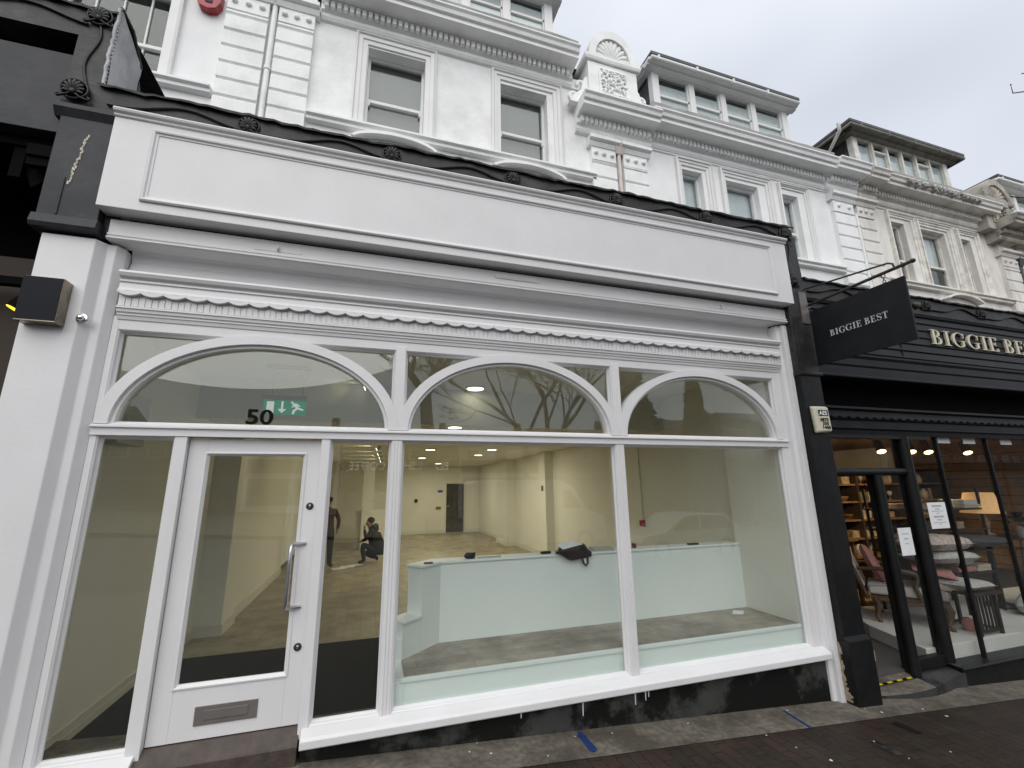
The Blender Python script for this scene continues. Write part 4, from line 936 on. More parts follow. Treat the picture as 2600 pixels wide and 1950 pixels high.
b = MB(); b.lathe([(.045, 0), (.05, .01), (.05, .045), (.044, .055), (0, .056)], (.99, .86, LZ + .001), 'z', 20); b.ball((.95, .83, LZ + .028), (.03, .02, .022)); b.box(.93, 1.0, .815, .84, LZ + .012, LZ + .04)
tag(b.build('tape_measure', 'phone', None), 'round black tape measure standing on the ledge', 'tape measure')
b = MB(); b.box(1.06, 1.30, .83, .86, LZ + .001, LZ + .010); tag(b.build('wooden_rule', 'gauze', None), 'thin grey rule lying beside the tape measure', 'ruler')
b = MB(); b.box(3.56, 3.69, .83, .88, LZ + .001, LZ + .018); tag(b.build('hand_tool', 'phone', None, bevel=.004), 'slim dark tool lying at the right end of the ledge', 'tool')
b = MB(); b.box(2.84, 2.87, .85, .9, LZ + .001, LZ + .05); tag(b.build('marker_block', 'redlens', None, bevel=.004), 'small dark red block behind the right-hand mullion', 'block')
b = MB(); b.box(.52, .60, .68, .72, LZ + .001, LZ + .012); tag(b.build('putty_knife', 'iron', None), 'little metal scraper on the left end of the ledge', 'scraper')
b = MB(); b.hexa([(3.86, .62, PZ + .001), (3.95, .56, PZ + .001), (4.06, .66, PZ + .001), (3.97, .72, PZ + .001), (3.86, .62, PZ + .006), (3.95, .56, PZ + .006), (4.06, .66, PZ + .006), (3.97, .72, PZ + .006)])
tag(b.build('paper_offcut', 'paper', None), 'pale paper offcut on the deck at the right corner', 'paper')
# exit sign hanging by two rods
ex = thing('exit_sign', 'green hanging fire exit sign with running figure and down arrow', 'exit sign', (-.9, 1.5, 2.45))
EX0, EX1, EZ0, EZ1, EY = -1.125, -.715, 2.448, 2.60, 1.5
MB().box(EX0, EX1, EY, EY + .012, EZ0, EZ1).build('panel', 'green', ex)
b = MB(); b.box(EX0 - .01, EX1 + .02, EY - .02, EY + .03, EZ1 + .001, EZ1 + .05); b.box(EX1 - .05, EX1 + .02, EY - .025, EY - .0201, EZ1 + .005, EZ1 + .055); b.build('housing', 'plastic', ex, .003)
b = MB(); b.tube([(-1.05, EY, EZ1 + .05), (-1.05, EY, CZ1 - .02)], .004, 6); b.tube([(-.75, EY, EZ1 + .05), (-.75, EY, CZ1 - .02)], .004, 6); b.tube([(-.745, EY - .005, EZ1 + .05), (-.74, EY, EZ1 + .10), (-.79, EY, EZ1 + .2), (-.78, EY, EZ1 + .28), (-.73, EY, EZ1 + .36), (-.74, EY, CZ1 - .02)], .004, 6); b.build('suspension', 'plastic', ex)
MB().box(-1.14, -.68, EY - .04, EY + .04, CZ1 - .022, CZ1 - .001).build('ceiling_plate', 'plastic', ex)
pw, ph2 = (EX1 - EX0), (EZ1 - EZ0)
def E2(u, v): return (EX0 + pw * u, EZ0 + ph2 * v)
b = MB()
def poly(pts, k=0): b.prism([E2(*p) for p in pts], EY - .003 - .0002 * k, EY - .0005, 'y')
poly([(.08, .08), (.25, .08), (.25, .90), (.08, .90)])
poly([(.42, .94), (.47, .94), (.47, .36), (.42, .36)]); poly([(.34, .38), (.55, .38), (.445, .10)], 1)
poly([(.68 + .03 * math.cos(a * PI / 6), .86 + .085 * math.sin(a * PI / 6)) for a in range(12)])
poly([(.70, .80), (.77, .80), (.86, .46), (.78, .40)], 1); poly([(.74, .82), (.80, .80), (.88, .62), (.86, .56), (.80, .70), (.74, .74)], 2); poly([(.68, .76), (.72, .78), (.735, .60), (.69, .50), (.665, .54), (.70, .62)], 3)
poly([(.78, .46), (.86, .50), (.96, .40), (.955, .30), (.86, .36)], 4); poly([(.78, .48), (.84, .42), (.76, .26), (.74, .04), (.69, .04), (.70, .30)], 5)
b.build('pictogram', 'exitwhite', ex)

# lamps in the ceilings: each downlight is a lit disc with its own light
def downlight(x, y, z, r, power, label):
    t = thing('downlight', label, 'light', (x, y, z), 'lit downlights in the shop ceiling')
    b = MB(); b.lathe([(r * 1.18, 0), (r * 1.2, -.012), (r * 1.02, -.016), (r, -.004), (0, -.004)], (x, y, z - .001), 'z', 24); b.build('rim', 'plastic', t)
    b = MB(); b.lathe([(r * .99, -.012), (r * .9, -.020), (0, -.020)], (x, y, z - .001), 'z', 24); b.build('lens', 'bulb', t)
    if power:
        l = bpy.data.lights.new('downlight_lamp', 'AREA'); l.shape = 'DISK'; l.size = r * 2; l.energy = power; l.color = (1.0, 0.91, 0.66)
        lo = bpy.data.objects.new('downlight_lamp', l); COL.objects.link(lo); lo.location = (x, y, z - .03)
        lo.parent = t; lo.matrix_parent_inverse = mat4(t).inverted()
LP = 12.0
downlight(1.30, 2.05, CZ1, .115, 0, 'largest lit round downlight, nearest the glass behind the middle arch')
downlight(1.13, 2.62, CZ2, .10, LP * .8, 'lit round downlight just above the transom behind the middle arch')
downlight(1.27, 6.5, CZ2, .11, LP * 1.5, 'lit downlight just below the transom, left of two side by side')
downlight(2.67, 6.33, CZ2, .11, LP * 1.5, 'lit downlight just below the transom, right of two side by side')
downlight(1.40, 9.4, CZ2, .11, LP * 1.5, 'farther lit downlight, close to the left mullion')
downlight(2.75, 8.06, CZ2, .11, LP * 1.2, 'lit downlight below and left of the right-hand one of the near pair')
downlight(2.3, 12.4, CZ2, .11, LP * 2.6, 'farthest lit downlight, above the dark back door')
# a row of small spotlights along the left of the ceiling
for k, (x, y, z) in enumerate(((-.095, 2.12, CZ1), (.07, 3.3, CZ2), (.13, 5.9, CZ2), (.18, 7.4, CZ2), (.24, 8.7, CZ2), (.30, 10.2, CZ2))):
    labs = ('single small spotlight inside the right shoulder of the left arch', 'small spotlight just above the transom at the foot of the left arch', 'topmost small spotlight of the row below the transom', 'second small spotlight down in the row below the transom', 'third small spotlight down in the row below the transom', 'lowest small spotlight of the row below the transom')
    t = thing('spotlight', labs[k], 'light', (x, y, z), 'row of small spotlights along the shop ceiling')
    b = MB(); b.tube([(x + .02, y, z), (x + .02, y, z - .04)], .012, 8); b.tube([(x + .05, y, z - .03), (x - .03, y, z - .065)], [.022, .034], 12); b.build('body', 'plastic', t)
    b = MB(); b.tube([(x - .031, y, z - .0655), (x - .036, y, z - .068)], .031, 12); b.build('lens', 'bulb', t)
    l = bpy.data.lights.new('spot_lamp', 'SPOT'); l.energy = (1.5 if k == 0 else 9); l.spot_size = math.radians(80); l.spot_blend = .9; l.color = (1.0, 0.88, 0.55); l.shadow_soft_size = .03
    lo = bpy.data.objects.new('spot_lamp', l); COL.objects.link(lo); lo.location = (x - .045, y, z - .07); lo.rotation_euler = Vector((1, 0, -.06)).to_track_quat('Z', 'Y').to_euler()
    lo.parent = t; lo.matrix_parent_inverse = mat4(t).inverted()
# small wall fittings
def wallbox(name, label, cat, m, x0, x1, y0, y1, z0, z1): return tag(MB().box(x0, x1, y0, y1, z0, z1).build(name, m, None, bevel=.004), label, cat)
wallbox('fire_call_point', 'red fire call point on the right wall under a thin conduit', 'call point', 'red', 4.29, 4.338, 2.86, 2.96, 1.0, 1.10)
b = MB(); b.tube([(4.33, 2.91, 1.10), (4.33, 2.91, CZ2)], .012, 6); tag(b.build('conduit', 'skirt', None), 'thin vertical conduit on the right wall above the red call point', 'conduit')
wallbox('blue_notice', 'small blue notice on the back wall left of the dark door', 'notice', 'bluesign', 2.62, 2.82, 14.60, 14.619, 1.48, 1.57)
wallbox('door_switch', 'brown switch box beside the dark back door', 'switch', 'brownbox', 2.56, 2.76, 14.59, 14.619, .83, .93)
wallbox('alarm_sounder', 'small red alarm sounder on the far back wall', 'alarm', 'redlens', 1.72, 1.84, 14.57, 14.619, 1.12, 1.24)
wallbox('thermostat', 'little dark thermostat on the right-hand wall pier', 'thermostat', 'iron', 4.10, 4.119, 6.84, 6.94, 1.55, 1.68)
eb = thing('consumer_unit', 'grey electric box high on the left wall behind the left arch', 'electric box', (-1.9, .6, 2.2))
b = MB(); b.box(-1.968, -1.80, .30, .72, 2.02, 2.42); b.build('casing', 'plastic', eb, .006)
b = MB(); b.box(-1.799, -1.79, .36, .66, 2.06, 2.24); b.build('panel', 'gauze', eb)
b = MB()
for i in range(7): b.box(-1.789, -1.78, .38 + .038 * i, .40 + .038 * i, 2.08, 2.12)
b.build('switch', 'ink', eb)
pc = thing('floor_papers', 'white papers spread on the floor before the crouching person', 'papers', (-.45, 7.8, FZ))
for k, (x, y, a) in enumerate(((-.55, 7.62, .3), (-.38, 7.8, -.2), (-.22, 7.95, .5))):
    b = MB(); c, s_ = math.cos(a), math.sin(a); P = [(x + c * u - s_ * v, y + s_ * u + c * v) for u, v in ((-.16, -.11), (.16, -.11), (.16, .11), (-.16, .11))]
    b.prism(P, FZ + .002 + .001 * k, FZ + .004 + .001 * k, 'z'); b.build('sheet', 'paper', pc)

# ------------------------------------------------------------------ dark shop on the left
ls = thing('shopfront', 'dark slate-grey shopfront at the left edge with deep unlit recess', 'shop', (-4.5, 0, 0))
b = MB()
b.box(-9.0, -2.30, -.10, .05, 4.235, 4.93); b.build('fascia_board', 'navy', ls, .004)
b = MB(); b.box(-2.302, -1.955, -.149, .12, 3.52, 4.44); b.prism([(.1, 4.34), (-.145, 4.34), (-.185, 4.40), (-.185, 4.437), (.1, 4.437)], -2.34, -1.965)
b.prism([(.12, 3.44), (-.17, 3.44), (-.185, 3.47), (-.17, 3.54), (.12, 3.54)], -2.315, -1.94)
b.box(-2.20, -2.185, -.156, -.148, 3.55, 3.85); b.box(-1.955, -1.865, -.08, .10, 3.45, 3.64); b.build('console', 'navy', ls, .004)
b = MB(); random.seed(9)
for i in range(22):
    z = 3.80 + .42 * i / 22; xx = -2.165 + .05 * i / 22 + random.uniform(-.006, .006)
    b.box(xx - random.uniform(.003, .012), xx + random.uniform(.002, .009), -.1525, -.1488, z - .003, z + .023)
b.build('paint_scar', 'litter', ls)
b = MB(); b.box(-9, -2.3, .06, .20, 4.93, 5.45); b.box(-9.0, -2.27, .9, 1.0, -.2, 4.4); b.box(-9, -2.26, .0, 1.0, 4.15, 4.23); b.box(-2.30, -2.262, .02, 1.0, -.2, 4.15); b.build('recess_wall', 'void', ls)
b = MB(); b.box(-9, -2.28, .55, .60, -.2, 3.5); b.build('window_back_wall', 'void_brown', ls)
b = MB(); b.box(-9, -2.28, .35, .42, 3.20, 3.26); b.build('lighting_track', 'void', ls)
b = MB(); b.box(-2.62, -2.55, .02, .1, 3.9, 4.15); b.prism([(-2.62, 4.15), (-2.32, 4.15), (-2.36, 4.0), (-2.5, 3.85)], .06, .10, 'y'); b.box(-2.5, -2.31, -.06, .02, 4.05, 4.14); b.box(-2.5, -2.31, -.04, .02, 3.98, 4.045); b.build('bracket', 'void', ls)
b = MB(); b.box(-9, -2.115, -.14, .1, 5.09, 5.35); b.box(-2.325, -2.115, -.14, .2, 4.662, 5.089); b.build('frieze_band', 'lead', ls)
ragged(-9, -2.1, 5.36, -.16, 3.3, ls, 4)
vine(-6, -2.28, 5.22, .045, -.146, ls, 1.143, -2.23)
b = MB(); b.tube([(-2.215 + .028 * math.sin(7 * t), -.145, 5.25 - .62 * t) for t in [i / 24 for i in range(25)]], .010, 6); b.build('vine', 'vine', ls)
rosette_mb(-2.215, -.145, 5.29, .085).build('rosette', 'vine', ls)
b = MB(); A = []; random.seed(6)
n = 10
for i in range(n):
    for j in range(8):
        y = -.15 + .36 * i / (n - 1); z = 4.69 + (.72 - .02 * i) * j / 7
        A.append((-2.090 + random.uniform(-.004, .004) + .008 * math.sin(9 * y + 6 * z), y, z))
b.add(A, [(i * 8 + j, (i + 1) * 8 + j, (i + 1) * 8 + j + 1, i * 8 + j + 1) for i in range(n - 1) for j in range(7)], True)
pts = [(-2.105, -.152, 4.69 + .72 * i / 20) for i in range(21)]
b.tube([(p[0] + random.uniform(-.006, .006), p[1] + random.uniform(-.008, .008), p[2]) for p in pts], .012, 6)
for p in pts: b.ball((p[0] + .008, p[1] + .01, p[2]), .011, 6, 4)
b.build('zinc_return', 'zinc', ls)
b = MB(); b.hexa([(-2.13, .215, 4.69), (-2.08, .215, 4.69), (-2.08, .36, 4.69), (-2.13, .36, 4.69), (-2.13, .215, 5.10), (-2.08, .215, 5.10), (-2.08, .36, 4.86), (-2.13, .36, 4.86)]); b.tube([(-2.10, -.15, 5.42), (-2.095, .02, 5.40), (-2.09, .21, 5.22)], .02, 6); b.build('flashing_flap', 'lead', ls)
lsp = thing('track_spotlight', 'black track spotlight with a yellow lit lens in the dark recess', 'spotlight', (-2.55, .37, 3.1))
b = MB(); b.tube([(-2.50, .38, 3.21), (-2.50, .38, 3.12), (-2.54, .36, 3.08)], .016, 8); b.tube([(-2.52, .37, 3.14), (-2.585, .34, 2.995)], [.05, .062], 14); b.build('housing', 'void', lsp)
b = MB(); b.tube([(-2.5855, .3398, 2.994), (-2.588, .339, 2.989)], .057, 14); b.build('lens', 'bulb_yellow', lsp)
# black sign box and little dome fitting on the white pilaster
bb = thing('sign_box', 'blank black box with bronzed edges fixed to the left white pilaster', 'sign box', (-2.12, -.2, 2.75))
b = MB(); b.box(-2.235, -2.02, -.215, -.121, 2.745, 3.055); b.build('surround', 'brass', bb, .003)
MB().box(-2.232, -2.024, -.2185, -.2152, 2.755, 3.052).build('face', 'boxblack', bb)
cm = thing('dome_fitting', 'little chrome dome fitting beside the black box', 'fitting', (-1.965, -.12, 2.82))
b = MB(); b.lathe([(.036, -.0), (.036, -.008), (.030, -.012), (0, -.012)], (-1.935, -.115, 2.818), 'y', 20); b.build('base', 'chrome', cm)
b = MB(); b.ball((-1.935, -.138, 2.818), (.023, .02, .021), 14, 10); b.build('lens', 'chrome', cm)

# ------------------------------------------------------------------ black homeware shop on the right
rs = thing('shopfront', 'black boarded shopfront at right with gilt letters and glowing window display', 'shop', (7.5, 0, -.3))
b = MB(); b.box(4.46, 4.75, -.15, .14, gz(4.6) - .15, 2.82); b.build('pilaster', 'black', rs, .004)
b = MB(); b.box(4.452, 4.762, -.195, .1, gz(4.6) - .15, .17); b.prism([(-.195, .171), (-.15, .20), (.1, .20), (.1, .171)], 4.452, 4.762); b.build('plinth_block', 'black', rs, .006)
ch = MB(); random.seed(21)
for i in range(26):
    z = -.36 + .50 * i / 26; ch.box(4.4525, 4.446 - random.uniform(.0, .008), -.088 - random.uniform(.004, .06) * (1.3 if i < 9 else .5), -.086, z, z + .0195)
ch.build('split_edge', 'chipped', rs)
b = MB(); b.box(4.453, 4.76, -.146, .12, 2.862, 3.86); b.prism([(.1, 2.82), (-.165, 2.82), (-.175, 2.84), (-.165, 2.862), (.1, 2.862)], 4.445, 4.775); b.box(4.50, 4.52, -.152, -.145, 2.87, 3.5); b.build('console', 'lead', rs, .004)
# frieze
b = MB(); b.box(4.765, 14.0, -.13, .2, 3.79, 4.02); b.build('frieze_band', 'lead', rs)
ragged(4.77, 14.0, 4.025, -.155, 3.32, rs, 12); vine(4.8, 12, 3.90, .042, -.136, rs, 1.143, 4.60)
for k in range(5): rosette_mb(5.74 + 1.14 * k, -.132, 3.92, .072).build('rosette', 'vine', rs)
# boarded fascia leaning slightly
b = MB()
nb = 6
for i in range(nb):
    z0 = 3.16 + .60 * i / nb; z1 = 3.16 + .60 * (i + 1) / nb
    b.prism([(.12, z0), (-.10, z0), (-.112, z0 + .012), (-.100, z1 - .006), (.12, z1 - .004)], 4.80, 14.0)
b.prism([(.12, 3.755), (-.12, 3.755), (-.128, 3.775), (-.12, 3.79), (.12, 3.79)], 4.79, 14)
b.box(6.28, 6.285, -.113, -.10, 3.17, 3.36)
fb = b.build('fascia_board', 'board', rs)
tm = MB(); f = lambda u, v, d: (6.87 + u * .315, d, 3.395 + .20 * v)
u1 = serif(tm, 'BIGGIE', f, -.130, -.108, 1.0, .10); tm.build('fascia_lettering', 'gold', rs); tm = MB(); serif(tm, 'BEST', lambda u, v, d: f(u + u1 + .32, v, d), -.130, -.108, 1.0, .10); tm.build('fascia_lettering', 'gold', rs)
b = MB(); b.prism([(.12, 2.99), (-.07, 2.99), (-.09, 3.02), (-.09, 3.10), (-.11, 3.13), (-.11, 3.155), (.12, 3.155)], 4.765, 14); b.prism([(.12, 2.845), (-.14, 2.84), (-.15, 2.85), (-.15, 2.868), (-.138, 2.875), (-.138, 2.975), (.12, 2.98)], 4.765, 14); b.build('blind_box', 'board', rs, .002)
b = MB(); b.prism([(.1, 2.50), (.16, 2.58), (.16, 2.78), (.1, 2.84), (.2, 2.84), (.2, 2.5)], 4.76, 14); b.build('cove', 'void', rs)
b = MB(); b.prism([(.2, 2.20), (-.0, 2.20), (-.01, 2.25), (-.035, 2.27), (-.035, 2.29), (-.02, 2.30), (-.02, 2.36), (-.05, 2.375), (-.05, 2.39), (-.03, 2.44), (-.03, 2.47), (-.07, 2.49), (-.07, 2.515), (.2, 2.52)], 4.76, 14)
K = 10; per = .14; top, bot = [], []
for i in range(int(9.0 / per) * K + 1):
    xx = 4.77 + per * i / K; ph = (i % K) / K; bot.append((xx, 2.402 - .02 * math.sin(PI * ph) ** .8)); top.append((xx, 2.43))
b.strip(bot, top, -.072, -.02); b.build('scalloped_cornice', 'board', rs)
# frame
b = MB(); b.box(4.752, 6.6, .0, .12, 2.16, 2.199); b.box(6.6, 14, .0, .12, 2.25, 2.30); b.build('head_rail', 'black', rs)
b = MB(); b.tube([(4.76, .05, 1.775), (6.16, .05, 1.775)], .045, 10); b.build('transom', 'black', rs)
def post(x, z0, z1, r=.052): 
    b = MB(); b.tube([(x, .04, z0), (x, .04, z1)], r, 14); b.box(x - r * .6, x + r * .6, .03, .14, z0, z1); return b.build('door_post', 'black', rs)
post(5.62, -.34, 1.74); post(6.17, -.27, 2.2, .062); post(4.79, -.33, 2.2, .03)
b = MB(); b.box(6.76, 6.79, .02, .06, -.30, 2.26); b.build('glazing_bar', 'black', rs)
b = MB(); b.box(7.75, 7.775, .02, .06, -.30, 2.26); b.build('glazing_bar', 'black', rs)
b = MB(); b.box(9.6, 9.64, .02, .06, -.30, 2.26); b.build('glazing_bar', 'black', rs)
b = MB(); b.box(5.67, 6.12, .02, .10, -.29, -.19); b.build('side_light_rail', 'black', rs, .004)
MB().box(5.67, 6.12, .055, .06, -.19, 1.74).build('side_light_pane', 'glass2', rs)
MB().box(4.81, 6.11, .055, .06, 1.82, 2.16).build('fanlight_pane', 'glass2', rs)
MB().box(6.23, 6.76, .045, .05, -.30, 2.25).build('window_pane', 'glass2', rs); MB().box(6.79, 7.75, .045, .05, -.30, 2.25).build('window_pane', 'glass2', rs); MB().box(7.775, 13.9, .045, .05, -.30, 2.25).build('window_pane', 'glass2', rs)
b = MB(); n = 30; A, Bq = [], []
for i in range(n + 1):
    xx = 6.20 + 7.8 * i / n; A.append((xx, gz(xx) - .03)); Bq.append((xx, -.325))
b.strip(A, Bq, -.05, .10); b.prism([(.12, -.325), (-.075, -.33), (-.085, -.315), (-.075, -.30), (.12, -.295)], 6.18, 14); b.build('stall_riser', 'black', rs, .003)
b = MB(); n = 16; A, Bq, Cq = [], [], []
for i in range(n + 1):
    t = i / n; xx = 4.78 + 1.45 * t; yy = -.06 - .10 * math.sin(PI * min(1, t * 1.15)) ; A.append((xx, yy, gz(xx) - .03)); Bq.append((xx, yy, -.385 + .03 * t * t)); Cq.append((xx, .12, -.345 + .03 * t))
k = n + 1; b.add(A + Bq + Cq, [(i, i + 1, k + i + 1, k + i) for i in range(n)]); b.cur = 1; b.add(A + Bq + Cq, [(k + i, k + i + 1, 2 * k + i + 1, 2 * k + i) for i in range(9)]); b.cur = 0; b.add(A + Bq + Cq, [(k + i, k + i + 1, 2 * k + i + 1, 2 * k + i) for i in range(9, n)]); b.build('door_step', ['riser', 'conc'], rs)
# interior shell
b = MB(); b.box(4.6, 14, .12, 6, -.36, -.30); b.build('shop_floor', 'carpet', rs)
b = MB(); b.box(4.52, 14, .121, 6, 2.44, 2.5); b.build('shop_ceiling', 'shop_wall', rs)
b = MB(); b.box(4.52, 14, 5.0, 5.1, -.3, 2.44); b.box(4.515, 4.60, .16, 5, -.3, 2.44); b.box(13.9, 14, .2, 5, -.3, 2.44); b.build('interior_wall', 'shop_wall', rs)
pl = tag(MB().prism([(5.98, .12), (6.30, .95), (6.75, 1.6), (11, 1.6), (11, .12)], -.30, -.15, 'z').build('display_plinth', 'plinth', None, bevel=.006), 'low off-white plinth under the armchair in the black shop window', 'plinth')
tag(MB().prism([(6.3, 1.7), (6.3, 4.9), (11, 4.9), (11, 1.7)], -.299, -.292, 'z').build('sisal_rug', 'rustfloor', None), 'tan sisal floor covering behind the plinth', 'rug')
# hazard tape on the threshold
tp = MB(); x = 5.0; i = 0
while x < 5.56: tp.cur = i % 2; tp.add([(x, -.005, -.338 + .012 * (x - 5)), (x + .072, -.005, -.338 + .012 * (x - 4.93)), (x + .078, .022, -.336 + .012 * (x - 4.93)), (x + .006, .022, -.336 + .012 * (x - 5))], [(0, 1, 2, 3)]); x += .0722; i += 1
tag(tp.build('hazard_tape', ['yellow', 'ink'], None), 'yellow and black hazard tape across the open doorway', 'tape')
# notices stuck inside the glass
def notice(name, x0, x1, z0, z1, y, label, rows):
    t = thing(name, label, 'notice', ((x0 + x1) / 2, y, z0))
    MB().box(x0, x1, y, y + .003, z0, z1).build('sheet', 'paper', t)
    b = MB(); w_ = x1 - x0; h_ = z1 - z0
    for (v, hw, th) in rows: b.box((x0 + x1) / 2 - hw * w_, (x0 + x1) / 2 + hw * w_, y - .0012, y - .0004, z0 + h_ * (v - th), z0 + h_ * (v + th))
    b.build('print', 'gauze', t); return t
notice('window_notice', 6.37, 6.69, 1.11, 1.41, .038, 'larger white notice on the window glass at head height', ((.86, .27, .035), (.74, .14, .02), (.66, .34, .012), (.58, .1, .012), (.45, .27, .035), (.33, .14, .02), (.23, .36, .012), (.17, .1, .012)))
notice('door_notice', 5.80, 6.015, .84, 1.14, .048, 'smaller white notice on the narrow side light by the doorway', ((.78, .27, .016), (.60, .16, .022), (.42, .15, .014)))
# alarm box
ab = thing('alarm_box', 'cream alarm box with a telephone number on the black pilaster', 'alarm', (4.65, -.2, 2.3))
b = MB(); b.hexa([(4.52, -.20, 2.185), (4.735, -.20, 2.20), (4.735, -.15, 2.185), (4.52, -.15, 2.17), (4.50, -.20, 2.455), (4.725, -.20, 2.46), (4.725, -.15, 2.48), (4.50, -.15, 2.475)]); b.build('cover', 'cream', ab, .018)
b = MB()
for tx, xx, zz, sz in (('0870', 4.575, 2.305, .048), ('350', 4.600, 2.265, .048), ('1468', 4.588, 2.224, .048)):
    vs, fs = text_mesh(tx, sz, .0005, (1.25, 1), bold=.0012); b.add([(xx + x, -.2035 - z, zz + y) for x, y, z in vs], fs)
b.box(4.565, 4.70, -.2030, -.2012, 2.362, 2.425); b.build('print', 'ink', ab)
vs, fs = text_mesh('AES', .062, .0005, (1.12, 1), bold=.0015); b = MB(); b.add([(4.573 + x, -.2045 - z, 2.372 + y) for x, y, z in vs], fs); b.build('panel_lettering', 'paper', ab)
# hanging sign on its bracket
hs = thing('hanging_sign', 'black hanging sign board with silver serif lettering on an iron bar', 'sign', (4.75, -.15, 3.6))
b = MB(); b.hexa([(4.745, -.155, 2.945), (4.765, -.155, 2.945), (4.765, -1.13, 2.940), (4.745, -1.13, 2.940), (4.745, -.165, 3.588), (4.765, -.165, 3.588), (4.765, -1.135, 3.572), (4.745, -1.135, 3.572)]); b.build('board', 'board', hs)
tm = MB(); f = lambda u, v, d: (d, -.355 - u * .0755, 3.225 + .068 * v); u1 = serif(tm, 'BIGGIE', f, 4.7405, 4.7448, 1.0, .10); tm.build('sign_lettering', 'signtext', hs); tm = MB(); serif(tm, 'BEST', lambda u, v, d: f(u + u1 + .32, v, d), 4.7405, 4.7448, 1.0, .10); tm.build('sign_lettering', 'signtext', hs)
b = MB(); b.tube([(4.755, -.10, 3.672), (4.755, -1.22, 3.682)], .016, 10); b.ball((4.755, -1.225, 3.682), .022, 10, 8); b.tube([(4.755, -.10, 3.885), (4.755, -1.02, 3.760), (4.755, -1.06, 3.735), (4.755, -1.07, 3.685)], .010, 8); b.build('bracket_bar', 'iron', hs)
b = MB(); b.box(4.63, 4.745, -.158, -.1465, 3.44, 3.83); b.box(4.70, 4.79, -.15, -.09, 3.64, 3.70); b.lathe([(.008, 0), (.008, -.004), (0, -.004)], (4.66, -.158, 3.47), 'y', 8); b.lathe([(.008, 0), (.008, -.004), (0, -.004)], (4.72, -.158, 3.47), 'y', 8); b.build('wall_plate', 'bronze', hs)
b = MB()
for yy in (-.27, -.96):
    b.tube([(4.755, yy + .018 * math.cos(a), 3.650 + .018 * math.sin(a)) for a in [i * PI / 6 for i in range(13)]], .004, 6); b.tube([(4.755, yy, 3.634), (4.755, yy, 3.605)], .006, 6); b.tube([(4.755, yy + .014 * math.cos(a), 3.593 + .014 * math.sin(a)) for a in [i * PI / 6 for i in range(13)]], .004, 6)
b.build('hanging_chain', 'iron', hs)
# swan-neck fitting on the fascia
b = MB(); b.tube([(6.02, -.10, 3.78), (6.10, -.22, 3.80), (6.24, -.34, 3.78)], .012, 8); b.tube([(6.24, -.34, 3.79), (6.30, -.36, 3.755)], [.02, .05], 10); tag(b.build('fascia_lamp', 'iron', None), 'small unlit swan-neck lamp projecting above the black fascia', 'lamp')
b = MB(); b.tube([(4.83, -.14, 3.60), (4.83, -.20, 3.58), (4.83, -.22, 3.54)], .014, 8); b.ball((4.83, -.22, 3.55), (.03, .03, .04)); tag(b.build('sign_lamp', 'redlens', None), 'small red-shaded lamp behind the iron bracket', 'lamp')

# ------------------------------------------------------------------ goods in the right-hand window
ac = thing('armchair', 'carved wooden armchair with striped upholstery and pink cushion', 'armchair', (6.85, .85, -.15))
CW = Matrix.Translation((6.50, 1.02, -.15)) @ Matrix.Rotation(math.radians(-56), 4, 'Z')     # chair faces local +x
def T(mb): mb.v = [tuple(CW @ Vector(p)) for p in mb.v]; return mb
def leg(x, y, h=.30):
    b = MB(); b.tube([(x, y, h), (x + .03, y, h * .75), (x + .012, y, h * .45), (x - .01, y, h * .18), (x + .015, y, .03), (x + .02, y, .0)], [.042, .045, .03, .022, .024, .03], 8); return T(b).build('leg', 'walnut', ac)
for lx, ly in ((.06, .04), (.76, .04), (.08, .62), (.76, .62)): leg(lx, ly)
b = MB(); b.box(.02, .80, .02, .66, .27, .33); b.tube([(.1, .02, .29), (.4, .012, .255), (.72, .02, .29)], .02, 8); T(b).build('seat_rail', 'walnut', ac)
b = MB(); b.hexa([(.0, .05, .335), (.80, .02, .335), (.80, .66, .335), (.0, .63, .335), (.0, .06, .46), (.80, .03, .47), (.80, .65, .47), (.0, .62, .46)]); T(b).build('seat', 'stripe', ac, .03)
b = MB(); P = [(.05, .10), (.05, .58), (-.21, .58), (-.21, .10)]
prof = [(.08, .42), (.60, .42), (.64, .62), (.66, .88), (.58, .99), (.46, 1.0), (.34, 1.05), (.22, 1.0), (.10, .99), (.02, .88), (.04, .62)]
b.add([(-.02 - .30 * (z - .42), y, z) for y, z in prof] + [(-.09 - .30 * (z - .42), y, z) for y, z in prof], [tuple(range(11)), tuple(range(21, 10, -1))] + [(i, (i + 1) % 11, 11 + (i + 1) % 11, 11 + i) for i in range(11)]); T(b).build('back', 'stripe', ac, .015)
b = MB(); b.tube([(-.055 - .30 * (z - .42), y, z) for y, z in [(.06, .28)] + [(.34 + (y - .34) * 1.07, .42 + (z - .42) * 1.05) for y, z in reversed(prof[2:])] + [(.34 + (.60 - .34) * 1.07, .42), (.62, .28)]], .028, 8); T(b).build('back_frame', 'walnut', ac)
for yy in (.015, .655):
    b = MB(); b.tube([(-.08, yy, .66), (.15, yy, .67), (.40, yy, .66), (.52, yy, .64), (.54, yy, .60), (.50, yy, .48), (.54, yy, .33)], [.022, .026, .03, .032, .03, .024, .028], 8); T(b).build('arm', 'walnut', ac)
